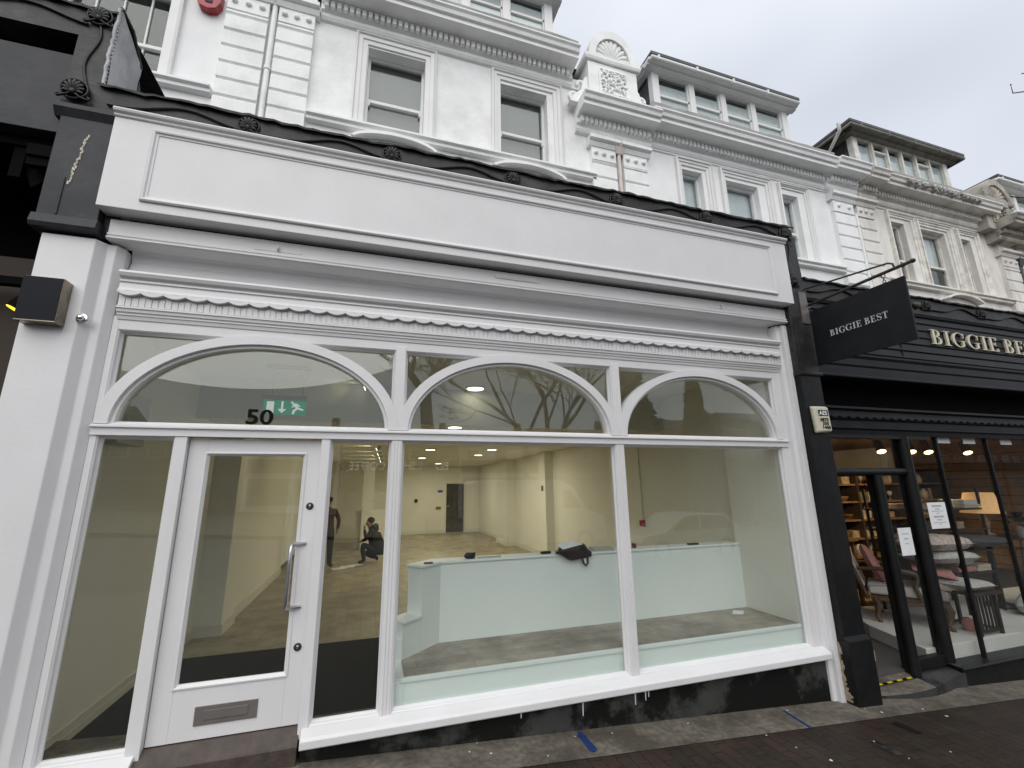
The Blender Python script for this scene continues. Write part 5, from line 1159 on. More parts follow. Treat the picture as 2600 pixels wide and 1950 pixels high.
def pillow(name, m, c, sx, sy, th, rot, label=None, cat='cushion', parent=None, group=None):
    b = MB(); n = 10; vs = []
    for s_ in (1, -1):
        for i in range(n + 1):
            for j in range(n + 1):
                u, v = -1 + 2 * i / n, -1 + 2 * j / n
                pinch = 1 - .10 * (1 - abs(u)) * abs(v) ** 3 ; pin2 = 1 - .10 * (1 - abs(v)) * abs(u) ** 3
                h = (max(0, (1 - u ** 4) * (1 - v ** 4))) ** .55
                vs.append((u * sx / 2 * pin2, v * sy / 2 * pinch, s_ * th / 2 * h))
    k = (n + 1) ** 2; fs = []
    for s_ in (0, 1):
        for i in range(n):
            for j in range(n): fs.append(tuple(s_ * k + q for q in (i * (n + 1) + j, (i + 1) * (n + 1) + j, (i + 1) * (n + 1) + j + 1, i * (n + 1) + j + 1)))
    R_ = Matrix.Translation(c) @ rot
    b.add([tuple(R_ @ Vector(p)) for p in vs], fs, True); o = b.build(name, m, parent)
    if label: tag(o, label, cat, group)
    return o
def eul(x, y, z): return Matrix.Rotation(math.radians(z), 4, 'Z') @ Matrix.Rotation(math.radians(y), 4, 'Y') @ Matrix.Rotation(math.radians(x), 4, 'X')
pillow('cushion', 'pink', tuple(CW @ Vector((.10, .33, .70))), .42, .42, .13, CW.to_3x3().to_4x4() @ eul(0, 68, 0) @ eul(0, 0, 40), 'pink cushion standing on its corner against the chair back')
b = MB(); b.hexa([(.50, .0, .69), (.93, -.02, .60), (.93, .50, .60), (.50, .55, .69), (.50, .02, .72), (.90, .0, .66), (.90, .50, .66), (.50, .52, .72)]); T(b)
tag(b.build('folded_throw', 'pink', None, bevel=.02), 'folded dusty pink throw laid over the armchair arms', 'throw')
b = MB(); loft([[(.62 + .36 * t, .0 + .02 * t, .47 + .0 * t), (.62 + .36 * t, .30, .475), (.62 + .36 * t, .55, .47), (.62 + .36 * t, .50, .60 - .10 * t * t), (.62 + .36 * t, .28, .65 - .12 * t * t), (.62 + .36 * t, .03, .60 - .12 * t * t)] for t in (0, .3, .6, .85, 1)], mb=b); T(b)
tag(b.build('cream_throw', 'creamcloth', None), 'cream throw spilling over the front edge of the armchair seat', 'throw')
# slatted side table
stb = thing('side_table', 'small dark slatted table on the plinth beside the armchair', 'table', (7.3, .35, -.15))
for lx, ly in ((7.02, .15), (7.02, .55), (7.42, .15), (7.42, .55)): MB().box(lx, lx + .035, ly, ly + .035, -.149, .30).build('leg', 'darkwood', stb)
b = MB(); b.box(6.98, 7.50, .11, .63, .301, .335); b.build('tabletop', 'darkwood', stb, .004)
b = MB(); b.box(7.04, 7.44, .16, .18, -.12, -.09); b.box(7.04, 7.44, .56, .58, -.12, -.09); b.box(7.425, 7.44, .18, .56, -.12, -.09); b.build('stretcher', 'darkwood', stb)
for k in range(5): MB().box(7.09 + .066 * k, 7.115 + .066 * k, .162, .178, -.09, .30).build('slat', 'darkwood', stb)
b = MB(); b.lathe([(.05, 0), (.075, .06), (.06, .12), (.03, .15), (0, .15)], (7.2, .36, -.149), 'z', 14); tag(b.build('pink_pot', 'pink', None), 'dull pink pot standing under the slatted table', 'pot')
pillow('floral_cushion', 'speckle', (7.22, .36, .395), .62, .5, .12, eul(0, 3, 8), 'speckled pale cushion lying on the slatted table')
# tall open rack with folded blankets and cushions
rk = thing('display_rack', 'dark open rack stacked with cushions and blankets in the window', 'rack', (8.0, .95, -.15))
for lx, ly in ((7.25, .75), (7.25, 1.35), (8.75, .75), (8.75, 1.35), (8.0, .75)): MB().box(lx, lx + .03, ly, ly + .03, -.149, 1.55).build('upright', 'darkwood', rk)
for zz in (.36, .66, .95, 1.24): MB().box(7.24, 8.79, .74, 1.39, zz, zz + .025).build('shelf', 'darkwood', rk)
def blanket(name, m, x0, x1, y0, y1, z0, z1, label, cat='blanket'):
    r = (z1 - z0) / 2; b = MB(); prof = [(y0 + r - r * math.sin(PI * i / 8), z0 + r + r * math.cos(PI * i / 8)) for i in range(9)] + [(y1, z0), (y1, z1)]
    b.prism(prof, x0, x1); return tag(b.build(name, m, None, bevel=.01), label, cat)
blanket('grey_blanket', 'greycloth', 7.98, 8.32, .76, 1.2, .47, .60, 'thick folded pale grey blanket on top of a pink one'); blanket('pink_blanket', 'pink', 7.95, 8.35, .75, 1.2, .386, .468, 'folded pink blanket underneath the grey blanket')
blanket('brown_blanket', 'goods', 7.40, 7.86, .78, 1.2, .386, .45, 'folded brown blanket at the left end of the lower shelf'); blanket('wicker_box', 'wicker', 7.35, 7.8, .8, 1.2, .687, .85, 'ochre wicker box on the middle shelf of the rack', 'box')
pillow('large_cushion', 'floral', (7.30, .60, .86), .95, .5, .20, eul(0, 2, 4), 'upper pale floral cushion of the two stacked in the window')
pillow('large_cushion', 'speckle', (7.38, .62, .68), .98, .5, .16, eul(0, 2, 2), 'lower speckled cushion of the two stacked in the window')
pillow('dark_cushion', 'slatecloth', (8.2, .7, .83), .95, .5, .16, eul(0, 2, -3), 'dark grey cushion behind the two pale stacked ones')
GD = 'boxes and books on the window rack'
for k, (x, y, z, sx, sy, sz, m_, nm, lab, cat) in enumerate(((8.42, .78, .387, .30, .40, .09, 'creamcloth', 'linen_stack', 'cream linen stack at the right end of the lowest rack shelf', 'linen'), (8.44, .78, .687, .28, .40, .14, 'floral', 'linen_stack', 'patterned linen stack at the right end of the middle rack shelf', 'linen'),
    (7.36, .80, .977, .34, .38, .07, 'slatecloth', 'linen_stack', 'dark folded linen above the wicker box', 'linen'), (8.02, .80, .977, .36, .38, .10, 'goods', 'linen_stack', 'brown folded linen in the middle of the rack', 'linen'), (8.40, .76, 1.267, .36, .36, .05, 'creamcloth', 'flat_box', 'cream flat box on the top rack shelf', 'box'), (8.42, .77, 1.319, .32, .34, .06, 'plinth', 'flat_box', 'white flat box lying on the cream one on the top rack shelf', 'box'),
    (7.85, .78, 1.267, .28, .34, .12, 'wicker', 'flat_box', 'tan wicker box in the middle of the top rack shelf', 'box'), (7.34, .78, 1.267, .34, .34, .08, 'goods', 'flat_box', 'brown flat box at the left end of the top rack shelf', 'box'), (8.06, .80, .687, .26, .36, .11, 'redlens', 'linen_stack', 'dark red folded linen on the middle rack shelf', 'linen'))):
    b = MB(); b.box(x, x + sx, y, y + sy, z, z + sz * .48); b.box(x + .008, x + sx - .006, y - .004, y + sy - .01, z + sz * .5, z + sz); tag(b.build(nm, m_, None, bevel=.008), lab, cat, GD)
pillow('bolster', 'greycloth', (8.85, .50, -.02), .55, .30, .24, eul(0, 0, 20), 'pale grey bolster lying on the plinth right of the slatted table')
bc = thing('bench', 'dark low bench at the right edge of the black shop window', 'bench', (9.6, .5, -.15))
MB().box(9.15, 10.3, .35, .75, .22, .26).build('seat', 'darkwood', bc)
for lx, ly in ((9.2, .38), (9.2, .68), (10.2, .38), (10.2, .68)): MB().box(lx, lx + .045, ly, ly + .045, -.149, .22).build('leg', 'darkwood', bc)
pillow('cream_cushion', 'creamcloth', (9.5, .55, .33), .5, .42, .14, eul(0, 4, 12), 'cream cushion lying on the dark bench at the right edge')
# table lamp with glowing shade
tl = thing('table_lamp', 'table lamp with glowing tan shade at the right edge', 'lamp', (9.0, .8, .9))
b = MB(); b.lathe([(.25, 0), (.17, .30), (.168, .30), (.248, .002)], (8.95, .85, 1.18), 'z', 28); b.build('lamp_shade', 'shade', tl)
b = MB(); b.lathe([(.09, 0), (.09, .02), (.03, .04), (.05, .12), (.06, .2), (.03, .27), (.012, .3), (.012, .36), (0, .36)], (8.95, .85, .86), 'z', 16); b.build('lamp_base', 'goods', tl)
lt = thing('lamp_table', 'dark round table below the glowing table lamp', 'table', (9.0, .85, -.15))
b = MB(); b.lathe([(.42, .97), (.42, 1.0), (0, 1.0)], (9.0, .9, -.145), 'z', 24); b.build('tabletop', 'darkwood', lt); b = MB(); b.lathe([(.2, 0), (.2, .03), (.04, .06), (.04, .97), (0, .97)], (9.0, .9, -.148), 'z', 14); b.build('pedestal', 'darkwood', lt)
pt = thing('pot_plant', 'dark broad-leaved plant in front of the lampshade at right edge', 'plant', (8.95, .45, .9))
b = MB(); random.seed(31)
for k in range(11):
    a = random.uniform(0, 2 * PI); e = random.uniform(.0, .7); L_ = random.uniform(.25, .42); c0 = Vector((8.97, .45, 1.12))
    d = Vector((math.cos(a) * math.cos(e), math.sin(a) * math.cos(e) * .6, math.sin(e))); sd_ = d.cross(Vector((0, 0, 1))).normalized()
    pts = [c0 + d * L_ * t + Vector((0, 0, -.16 * t * t)) for t in (0, .3, .55, .8, 1)]; ws = (.012, .06, .075, .05, .0)
    vs = [p + sd_ * w_ for p, w_ in zip(pts, ws)] + [p - sd_ * w_ + Vector((0, 0, .012)) for p, w_ in zip(pts, ws)]
    b.add(vs, [(i, i + 1, 6 + i, 5 + i) for i in range(4)], True)
b.build('leaves', 'leafdark', pt, recalc=False); b = MB(); b.lathe([(.07, 0), (.10, .16), (.09, .17), (.08, .15), (0, .15)], (8.97, .45, .86), 'z', 16); b.build('pot', 'ceramic', pt)
ps = thing('plant_stand', 'slim dark stand carrying the pot plant', 'stand', (8.97, .45, -.15)); b = MB(); b.lathe([(.16, .99), (.16, 1.005), (0, 1.005)], (8.97, .45, -.148), 'z', 16); b.build('top', 'darkwood', ps)
for k in range(3): b = MB(); b.tube([(8.97 + .05 * math.cos(k * 2.1), .45 + .05 * math.sin(k * 2.1), .84), (8.97 + .15 * math.cos(k * 2.1), .45 + .15 * math.sin(k * 2.1), -.148)], .012, 6); b.build('leg', 'darkwood', ps)
# shelving along the back with assorted goods
bs = thing('wall_shelving', 'tall timber wall shelving with glassware at the back of the black shop', 'shelving', (9.0, 3.2, -.3))
for zz in (.30, .62, .95, 1.28, 1.60): MB().box(6.6, 11.4, 2.6, 3.0, zz, zz + .03).build('shelf', 'shop_warm', bs)
for xx in (6.58, 7.7, 8.85, 10.1, 11.38): MB().box(xx, xx + .04, 2.58, 3.02, -.295, 1.9).build('upright', 'darkwood', bs)
MB().box(6.6, 11.4, 3.021, 3.05, -.29, 1.9).build('back_panel', 'shop_warm', bs)
random.seed(77); ng = 0; protos = {}
for zz in (.331, .651, .981, 1.311, 1.631):
    x = 6.7
    while x < 11.2:
        kind = random.choice(('jar', 'box', 'bowl', 'glass')); m_ = {'jar': 'ceramic', 'box': 'goods', 'bowl': 'wicker', 'glass': 'plastic'}[kind]
        if kind not in protos:
            b = MB()
            if kind == 'jar': b.lathe([(.045, 0), (.06, .05), (.055, .12), (.03, .15), (.035, .17), (0, .17)], (0, 0, 0), 'z', 12)
            elif kind == 'box': b.box(-.10, .10, -.07, .07, 0, .11); b.box(-.104, .104, -.074, .074, .111, .13)
            elif kind == 'bowl': b.lathe([(.05, 0), (.10, .05), (.115, .09), (.10, .085), (.05, .02), (0, .02)], (0, 0, 0), 'z', 14)
            else: b.lathe([(.03, 0), (.005, .01), (.005, .07), (.035, .10), (.04, .16), (.036, .16), (.03, .1), (0, .09)], (0, 0, 0), 'z', 12)
            o = b.build(kind + '_ware' if kind == 'glass' else kind, m_, None); protos[kind] = o
        else:
            o = protos[kind].copy(); COL.objects.link(o)
        o.location = (x, random.uniform(2.72, 2.86), zz); sc_ = random.uniform(.85, 1.25); o.scale = (sc_, sc_, sc_)
        nm = {'jar': ('grey ceramic jar among the goods on the timber shelving', 'jar', 'jars on the timber shelving'), 'box': ('brown box among the goods on the timber shelving', 'box', 'boxes on the timber shelving'), 'bowl': ('wicker bowl among the goods on the timber shelving', 'bowl', 'bowls on the timber shelving'), 'glass': ('stemmed glass among the goods on the timber shelving', 'glass', 'glasses on the timber shelving')}[kind]
        tag(o, *nm); x += random.uniform(.2, .34)
# low table with a bowl, by the doorway
dt = thing('low_table', 'honey-coloured timber table behind the armchair, seen through the doorway', 'table', (6.95, 1.5, -.3))
b = MB(); b.box(6.3, 7.5, 1.75, 2.35, .74, .785); b.build('tabletop', 'shop_warm', dt, .004)
for lx, ly in ((6.34, 1.79), (7.42, 1.79), (6.34, 2.28), (7.42, 2.28)): MB().box(lx, lx + .045, ly, ly + .045, -.295, .739).build('leg', 'shop_warm', dt)
b = MB(); b.lathe([(.10, 0), (.19, .06), (.22, .11), (.20, .11), (.10, .03), (0, .03)], (6.9, 1.95, .786), 'z', 20); tag(b.build('wicker_bowl', 'wicker', None), 'large wicker bowl on the honey-coloured table', 'bowl')
# dark handled basket and a frame on the high shelf
bk = thing('handled_basket', 'dark handled basket silhouetted against the lit wall above the doorway', 'basket', (7.1, 2.75, 1.93))
b = MB(); b.lathe([(.14, 0), (.17, .10), (.16, .10), (.13, .01), (0, .01)], (7.1, 2.8, 1.915), 'z', 16); b.build('body', 'darkwood', bk); b = MB(); b.tube([(7.1 + .12 * math.cos(a), 2.8, 2.0 + .22 * math.sin(a)) for a in [i * PI / 12 for i in range(13)]], .014, 6); b.build('handle', 'darkwood', bk)
MB().box(6.6, 11.4, 2.6, 3.0, 1.9, 1.914).build('shelf', 'darkwood', bs)
b = MB(); b.sweep(rect(7.4, 8.0, 1.915, 2.3), [(0, 2.80), (0, 2.84), (.03, 2.84), (.03, 2.80)]); tag(b.build('picture_frame', 'darkwood', None), 'empty dark picture frame beside the handled basket', 'frame')
# track spotlights in that window
RSP = ((7.25, 1.02, 'leftmost lit spotlight, seen through the fanlight over the doorway'), (7.90, 1.02, 'second lit spotlight from the left in the black shop'), (8.28, 1.02, 'third lit spotlight from the left in the black shop'), (9.22, 1.02, 'rightmost lit spotlight in the black shop window'))
for x, y, lab in RSP:
    t = thing('track_spotlight', lab, 'spotlight', (x, y, 2.2), 'lit track spotlights in the black shop window')
    b = MB(); b.tube([(x, y, 2.439), (x, y, 2.26)], .012, 8); b.tube([(x + .03, y + .03, 2.27), (x - .03, y - .05, 2.10)], [.05, .06], 14); b.build('housing', 'iron', t)
    b = MB(); b.tube([(x - .0305, y - .0507, 2.0985), (x - .032, y - .0527, 2.094)], .056, 14); b.build('lens', 'bulb_warm', t)
    l = bpy.data.lights.new('spot_lamp', 'SPOT'); l.energy = 42; l.spot_size = math.radians(130); l.spot_blend = .7; l.color = (1.0, 0.70, 0.34); l.shadow_soft_size = .04
    lo = bpy.data.objects.new('spot_lamp', l); COL.objects.link(lo); lo.location = (x - .04, y - .06, 2.08); lo.rotation_euler = Vector((-.3, -.75, .45)).to_track_quat('Z', 'Y').to_euler()
    lo.parent = t; lo.matrix_parent_inverse = mat4(t).inverted()
b = MB(); b.box(6.8, 9.6, 1.0, 1.03, 2.41, 2.439); tag(b.build('lighting_track', 'darkwood', None), 'ceiling track carrying the warm spotlights in the black shop', 'track')
# small price cards along the window head
for k, x in enumerate((6.85, 7.35, 8.12)):
    b = MB(); b.box(x, x + .24, .055, .058, 2.13, 2.235); tag(b.build('window_card', 'paper', None), ('left of the three white cards along the top of the window glass', 'middle one of the three white cards along the top of the glass', 'rightmost white card at the top of the window glass')[k], 'card', 'white cards at the head of the black shop window')

# ------------------------------------------------------------------ bits on the pavement
def ground_poly(name, pts, off, m, label, cat, group=None):
    b = MB(); k = len(pts); b.add([(x, y, gz(x) + off) for x, y in pts] + [(x, y, gz(x) + off - .0025) for x, y in pts], [tuple(range(k))] + [(i, (i + 1) % k, k + (i + 1) % k, k + i) for i in range(k)])
    return tag(b.build(name, m, None), label, cat, group)
ground_poly('blue_tape', [(1.665, -.04), (1.685, -.06), (1.70, -.13), (1.69, -.15), (1.695, -.30), (1.655, -.335), (1.63, -.31), (1.635, -.10)], .0085, 'tape_blue', 'short wide strip of blue tape stuck across the concrete', 'tape')
ground_poly('blue_tape', [(3.655, -.09), (3.675, -.09), (3.635, -.40), (3.605, -.405)], .0085, 'tape_blue', 'long thin strip of blue tape near the right white pilaster', 'tape')
ground_poly('paving_patch', [(3.90, -.66), (3.97, -.66), (3.975, -.86), (3.90, -.86)], .004, 'riser', 'dark block replacing one brick, nearer the street', 'paving block')
ground_poly('paving_patch', [(4.44, -.47), (4.52, -.47), (4.52, -.66), (4.45, -.66)], .004, 'riser', 'dark block set against the concrete strip near the black pilaster', 'paving block')
random.seed(14)
for k in range(24):
    x = random.uniform(.2, 5.6); y = random.choice((random.uniform(-.38, -.04), random.uniform(-1.1, -.4))); r = random.uniform(.006, .014); a0 = random.uniform(0, 6)
    pts = [(x + r * random.uniform(.6, 1.2) * math.cos(a0 + 2 * PI * i / 5), y + r * random.uniform(.6, 1.2) * math.sin(a0 + 2 * PI * i / 5)) for i in range(5)]
    ground_poly('litter_scrap', pts, .010, 'litter', 'tiny pale scrap lying on the pavement by the shop', 'litter', 'pale scraps scattered on the pavement')

# ------------------------------------------------------------------ people inside the vacant shop
def skin_body(name, J, edges, colour, mats, root, parent):
    me = bpy.data.meshes.new(name); names = list(J); bm = bmesh.new(); sk = bm.verts.layers.skin.verify()
    vs = {}
    for k in names:
        v = bm.verts.new(J[k][0]); r = J[k][1]; v[sk].radius = r if isinstance(r, tuple) else (r, r); v[sk].use_root = (k == root); vs[k] = v
    for a, c in edges: bm.edges.new((vs[a], vs[c]))
    bm.to_mesh(me); bm.free()
    o = bpy.data.objects.new(name, me); COL.objects.link(o)
    s_ = o.modifiers.new('skin', 'SKIN'); s_.use_smooth_shade = True
    u = o.modifiers.new('sub', 'SUBSURF'); u.levels = 1; u.render_levels = 1
    dg = bpy.context.evaluated_depsgraph_get(); dg.update()
    m2 = bpy.data.meshes.new_from_object(o.evaluated_get(dg)); bpy.data.objects.remove(o)
    m2.name = name; m2.materials.clear()
    for x in mats: m2.materials.append(M[x])
    for p in m2.polygons: p.material_index = colour(p.center); p.use_smooth = True
    r = bpy.data.objects.new(name, m2); COL.objects.link(r); r.parent = parent; r.matrix_parent_inverse = mat4(parent).inverted()
    return r
def hand(J, E_, wrist, pre, d, side, up):
    """palm and five short bent fingers rooted in the palm"""
    w_ = Vector(J[wrist][0]); d = Vector(d).normalized(); side = Vector(side).normalized(); up = Vector(up).normalized()
    J[pre + 'palm'] = (tuple(w_ + d * .05), (.024, .030)); E_.append((wrist, pre + 'palm'))
    for i, (o, l) in enumerate(((-.030, .058), (-.010, .068), (.010, .064), (.028, .050))):
        k1, k2 = pre + 'f%da' % i, pre + 'f%db' % i
        J[k1] = (tuple(w_ + d * (.05 + l * .55) + side * o + up * .008), .0085); J[k2] = (tuple(w_ + d * (.05 + l * .85) + side * o - up * .018), .0075)
        E_ += [(pre + 'palm', k1), (k1, k2)]
    J[pre + 't'] = (tuple(w_ + d * .045 + side * -.045 - up * .015), .010); J[pre + 'u'] = (tuple(w_ + d * .075 + side * -.055 - up * .02), .009)
    E_ += [(pre + 'palm', pre + 't'), (pre + 't', pre + 'u')]
px, py = -.89, 7.8
J = {'pelvis': ((px, py, .76), (.155, .115)), 'waist': ((px, py + .01, .90), (.145, .105)), 'chest': ((px + .005, py + .02, 1.10), (.165, .115)), 'neck0': ((px + .01, py + .03, 1.22), (.085, .075)), 'neck': ((px + .01, py + .05, 1.28), (.052, .055)),
     'head0': ((px + .01, py + .07, 1.335), (.068, .078)), 'head1': ((px + .01, py + .075, 1.41), (.076, .092)), 'head2': ((px + .01, py + .07, 1.465), (.055, .07)), 'nose': ((px + .01, py + .165, 1.385), .014),
     'rs': ((px + .165, py + .02, 1.165), (.062, .066)), 'ls': ((px - .165, py + .02, 1.165), (.062, .066)), 're': ((px + .255, py - .02, .97), (.050, .050)), 'rw': ((px + .235, py + .05, .755), (.033, .036)),
     'le': ((px - .25, py + .02, .97), (.050, .050)), 'lw': ((px - .22, py + .14, .80), (.033, .036)),
     'rh': ((px + .095, py, .68), (.092, .098)), 'lh': ((px - .095, py + .01, .68), (.092, .098)), 'rk': ((px + .105, py - .01, .34), (.068, .072)), 'lk': ((px - .10, py + .11, .36), (.068, .072)),
     'ra': ((px + .115, py - .08, .0), (.05, .055)), 'la': ((px - .10, py + .20, .0), (.05, .055)), 'rt': ((px + .17, py + .08, -.045), (.045, .032)), 'lt': ((px - .12, py + .36, -.045), (.045, .032))}
E_ = [('pelvis', 'waist'), ('waist', 'chest'), ('chest', 'neck0'), ('neck0', 'neck'), ('neck', 'head0'), ('head0', 'head1'), ('head1', 'head2'), ('head1', 'nose'), ('chest', 'rs'), ('chest', 'ls'), ('rs', 're'), ('re', 'rw'), ('ls', 'le'), ('le', 'lw'),
      ('pelvis', 'rh'), ('pelvis', 'lh'), ('rh', 'rk'), ('lh', 'lk'), ('rk', 'ra'), ('lk', 'la'), ('ra', 'rt'), ('la', 'lt')]
hand(J, E_, 'rw', 'hr_', (-.1, .15, -1), (0, 1, 0), (1, 0, 0)); hand(J, E_, 'lw', 'hl_', (.1, .3, -1), (0, 1, 0), (-1, 0, 0))
def colm(c):
    if c.z > 1.275 or (abs(c.x - px) > .202 and c.z < .765 and c.z > .5): return 2
    if c.z > .80 or (abs(c.x - px) > .165 and c.z > .765): return 0
    return 3 if c.z < .02 else 1
man = thing('person', 'person in maroon jumper and dark trousers walking away, half hidden by the door post', 'person', (px, py, FZ), 'people in the empty shop')
skin_body('body', J, E_, colm, ['jumper', 'trousers', 'skin', 'shoe'], 'pelvis', man)
b = MB(); b.ball((px + .01, py + .06, 1.43), (.084, .096, .068), 14, 10); b.build('hair', 'hair', man)
b = MB(); b.tube([(px + .20, py + .07, .68), (px + .15, py + .09, .56)], .007, 6); tag(b.build('pencil', 'plastic', None), 'thin pale stick held by the walking person', 'stick')
# crouching person, facing left, hand to the mouth
kx, ky = .05, 8.2
J = {'pelvis': ((.24, ky, .22), (.15, .15)), 'waist': ((.22, ky, .38), (.14, .15)), 'chest': ((.15, ky, .58), (.135, .17)), 'neck0': ((.11, ky, .69), (.09, .095)), 'neck': ((.085, ky, .745), (.055, .055)),
     'head0': ((.055, ky, .80), (.075, .068)), 'head1': ((.055, ky, .885), (.092, .076)), 'head2': ((.065, ky, .945), (.066, .056)), 'nose': ((-.045, ky, .84), .014),
     'rs': ((.12, ky - .17, .66), .07), 'ls': ((.12, ky + .17, .66), .07), 're': ((-.02, ky - .20, .50), .052), 'rw': ((-.055, ky - .06, .70), .034), 'le': ((0, ky + .2, .46), .052), 'lw': ((-.08, ky + .08, .42), .036),
     'rh': ((.20, ky - .10, .19), .10), 'lh': ((.20, ky + .10, .19), .10), 'rk': ((-.09, ky - .12, .38), .075), 'lk': ((-.02, ky + .12, .12), .075), 'ra': ((-.03, ky - .12, -.01), .05), 'la': ((.30, ky + .11, .0), .05), 'rt': ((-.17, ky - .13, -.048), (.032, .042)), 'lt': ((.24, ky + .12, -.05), (.032, .042))}
E_ = [('pelvis', 'waist'), ('waist', 'chest'), ('chest', 'neck0'), ('neck0', 'neck'), ('neck', 'head0'), ('head0', 'head1'), ('head1', 'head2'), ('head0', 'nose'), ('chest', 'rs'), ('chest', 'ls'), ('rs', 're'), ('re', 'rw'), ('ls', 'le'), ('le', 'lw'),
      ('pelvis', 'rh'), ('pelvis', 'lh'), ('rh', 'rk'), ('lh', 'lk'), ('rk', 'ra'), ('lk', 'la'), ('ra', 'rt'), ('la', 'lt')]
hand(J, E_, 'rw', 'hr_', (-.1, .2, 1), (0, 1, 0), (-1, 0, 0)); hand(J, E_, 'lw', 'hl_', (-1, -.2, -.1), (0, 1, 0), (0, 0, 1))
def colk(c):
    if c.z > .745 or (c.x < -.02 and c.z > .69) or (c.x < -.095 and c.y > ky - .03 and .33 < c.z < .5): return 1
    return 2 if c.z < -.02 else 0
kn = thing('person', 'person in a hooded black coat crouching side-on with one hand to the mouth', 'person', (kx, ky, FZ), 'people in the empty shop')
skin_body('body', J, E_, colk, ['coat', 'skin', 'phone'], 'pelvis', kn)
b = MB(); b.ball((.085, ky, .905), (.092, .084, .082), 14, 10); b.build('hair', 'hair', kn)
b = MB(); b.tube([(.13, ky - .11, .74), (.20, ky, .76), (.13, ky + .11, .74)], [.05, .075, .05], 10); b.ball((.21, ky, .70), (.07, .11, .09), 12, 8); b.build('hood', 'coat', kn)
b = MB(); loft([[(.26 + r * 1.05 * math.cos(a) + dx, ky + r * .9 * math.sin(a), z) for a in [2 * PI * i / 14 for i in range(14)]] for z, r, dx in ((.10, .15, .03), (.22, .19, .01), (.38, .175, -.02), (.50, .165, -.06), (.62, .15, -.10))], mb=b); b.build('coat_skirt', 'coat', kn)

# ------------------------------------------------------------------ the street behind the camera, seen in the glass
def tree(name, label, base, h, r0, seed, m='bark', spread=1.0, levels=5, group='bare street trees', n0=3, lean=(0, 0)):
    t = thing(name, label, 'tree', base, group); random.seed(seed)
    tb, cb = MB(), MB()
    def grow(p, d, l, r, lev):
        pts, rs = [p], [r]; k = 4 if lev > 1 else 3
        for i in range(k):
            wv = .03 if lev == levels else .13; d = (d + Vector((random.gauss(0, wv), random.gauss(0, wv), random.gauss(.03, .08)))).normalized(); pts.append(pts[-1] + d * l / k); rs.append(r * (1 - .28 * (i + 1) / k))
        (tb if lev >= levels - 1 else cb).tube(pts, rs, 10 if lev >= levels - 1 else (6 if lev > 2 else 4), caps=False)
        if lev == 0: return
        nchild = n0 if lev == levels else random.choice((2, 3, 3))
        for c in range(nchild):
            at = pts[-1] if (c == 0 or lev == levels) else pts[random.randint(1, k)]
            ax = Vector((random.gauss(0, 1), random.gauss(0, 1), random.gauss(0, .4))).normalized()
            nd = (d + ax * random.uniform(.5, 1.0) * spread).normalized(); nd.z = nd.z * .8 + .12
            grow(at, nd.normalized(), l * random.uniform(.62, .82), max(.011, rs[-1] * random.uniform(.58, .84)), lev - 1)
    grow(Vector(base), Vector((lean[0], lean[1], 1)).normalized(), h, r0, levels)
    tb.build('trunk', m, t); cb.build('crown', m, t, recalc=False); return t
tree('street_tree', 'bare street tree with a forked trunk across the road, mirrored in the middle arch', (2.2, -12.2, gz(2.2) - .1), 5.4, .30, 5, levels=7)
tree('street_tree', 'slender twiggy street tree mirrored near the right end of the middle arch', (5.4, -11.8, gz(5.4) - .1), 3.9, .13, 21, levels=7)
tree('street_tree', 'bare street tree mirrored to the right of the forked one', (7.4, -13.6, gz(7.4) - .1), 3.6, .22, 12, levels=7)
def evergreen(label, base, h, w_, seed):
    t = thing('evergreen_tree', label, 'tree', base); random.seed(seed)
    b = MB(); b.tube([base, (base[0], base[1], base[2] + h * .9)], [.25, .04], 8); b.build('trunk', 'bark', t)
    c = MB()
    for i in range(5200):
        z = random.uniform(.12, 1.0); rr = w_ * (1 - z) ** .7 * (0.75 + .35 * math.sin(9 * z + 3 * math.sin(5 * z)))
        a = random.uniform(0, 2 * PI); q_ = rr * math.sqrt(random.uniform(.1, 1)); p = Vector((base[0] + q_ * math.cos(a), base[1] + q_ * math.sin(a), base[2] + h * z))
        s_ = random.uniform(.10, .26); u = Vector((random.gauss(0, 1), random.gauss(0, 1), random.gauss(0, .5))).normalized() * s_; v = u.cross(Vector((random.gauss(0, 1), random.gauss(0, 1), random.gauss(0, 1)))).normalized() * s_ * .5
        c.add([p - u, p + v, p + u, p - v], [(0, 1, 2, 3)])
    c.build('crown', 'needles', t, recalc=False)
evergreen('tall dark evergreen across the road, mirrored in the right-hand arch', (10.8, -12.8, gz(10.8) - .1), 9.5, 2.8, 3)
evergreen('broad dark evergreen mirrored at the far right of the glass', (15.5, -14.5, gz(15.5) - .1), 8.5, 3.0, 4)
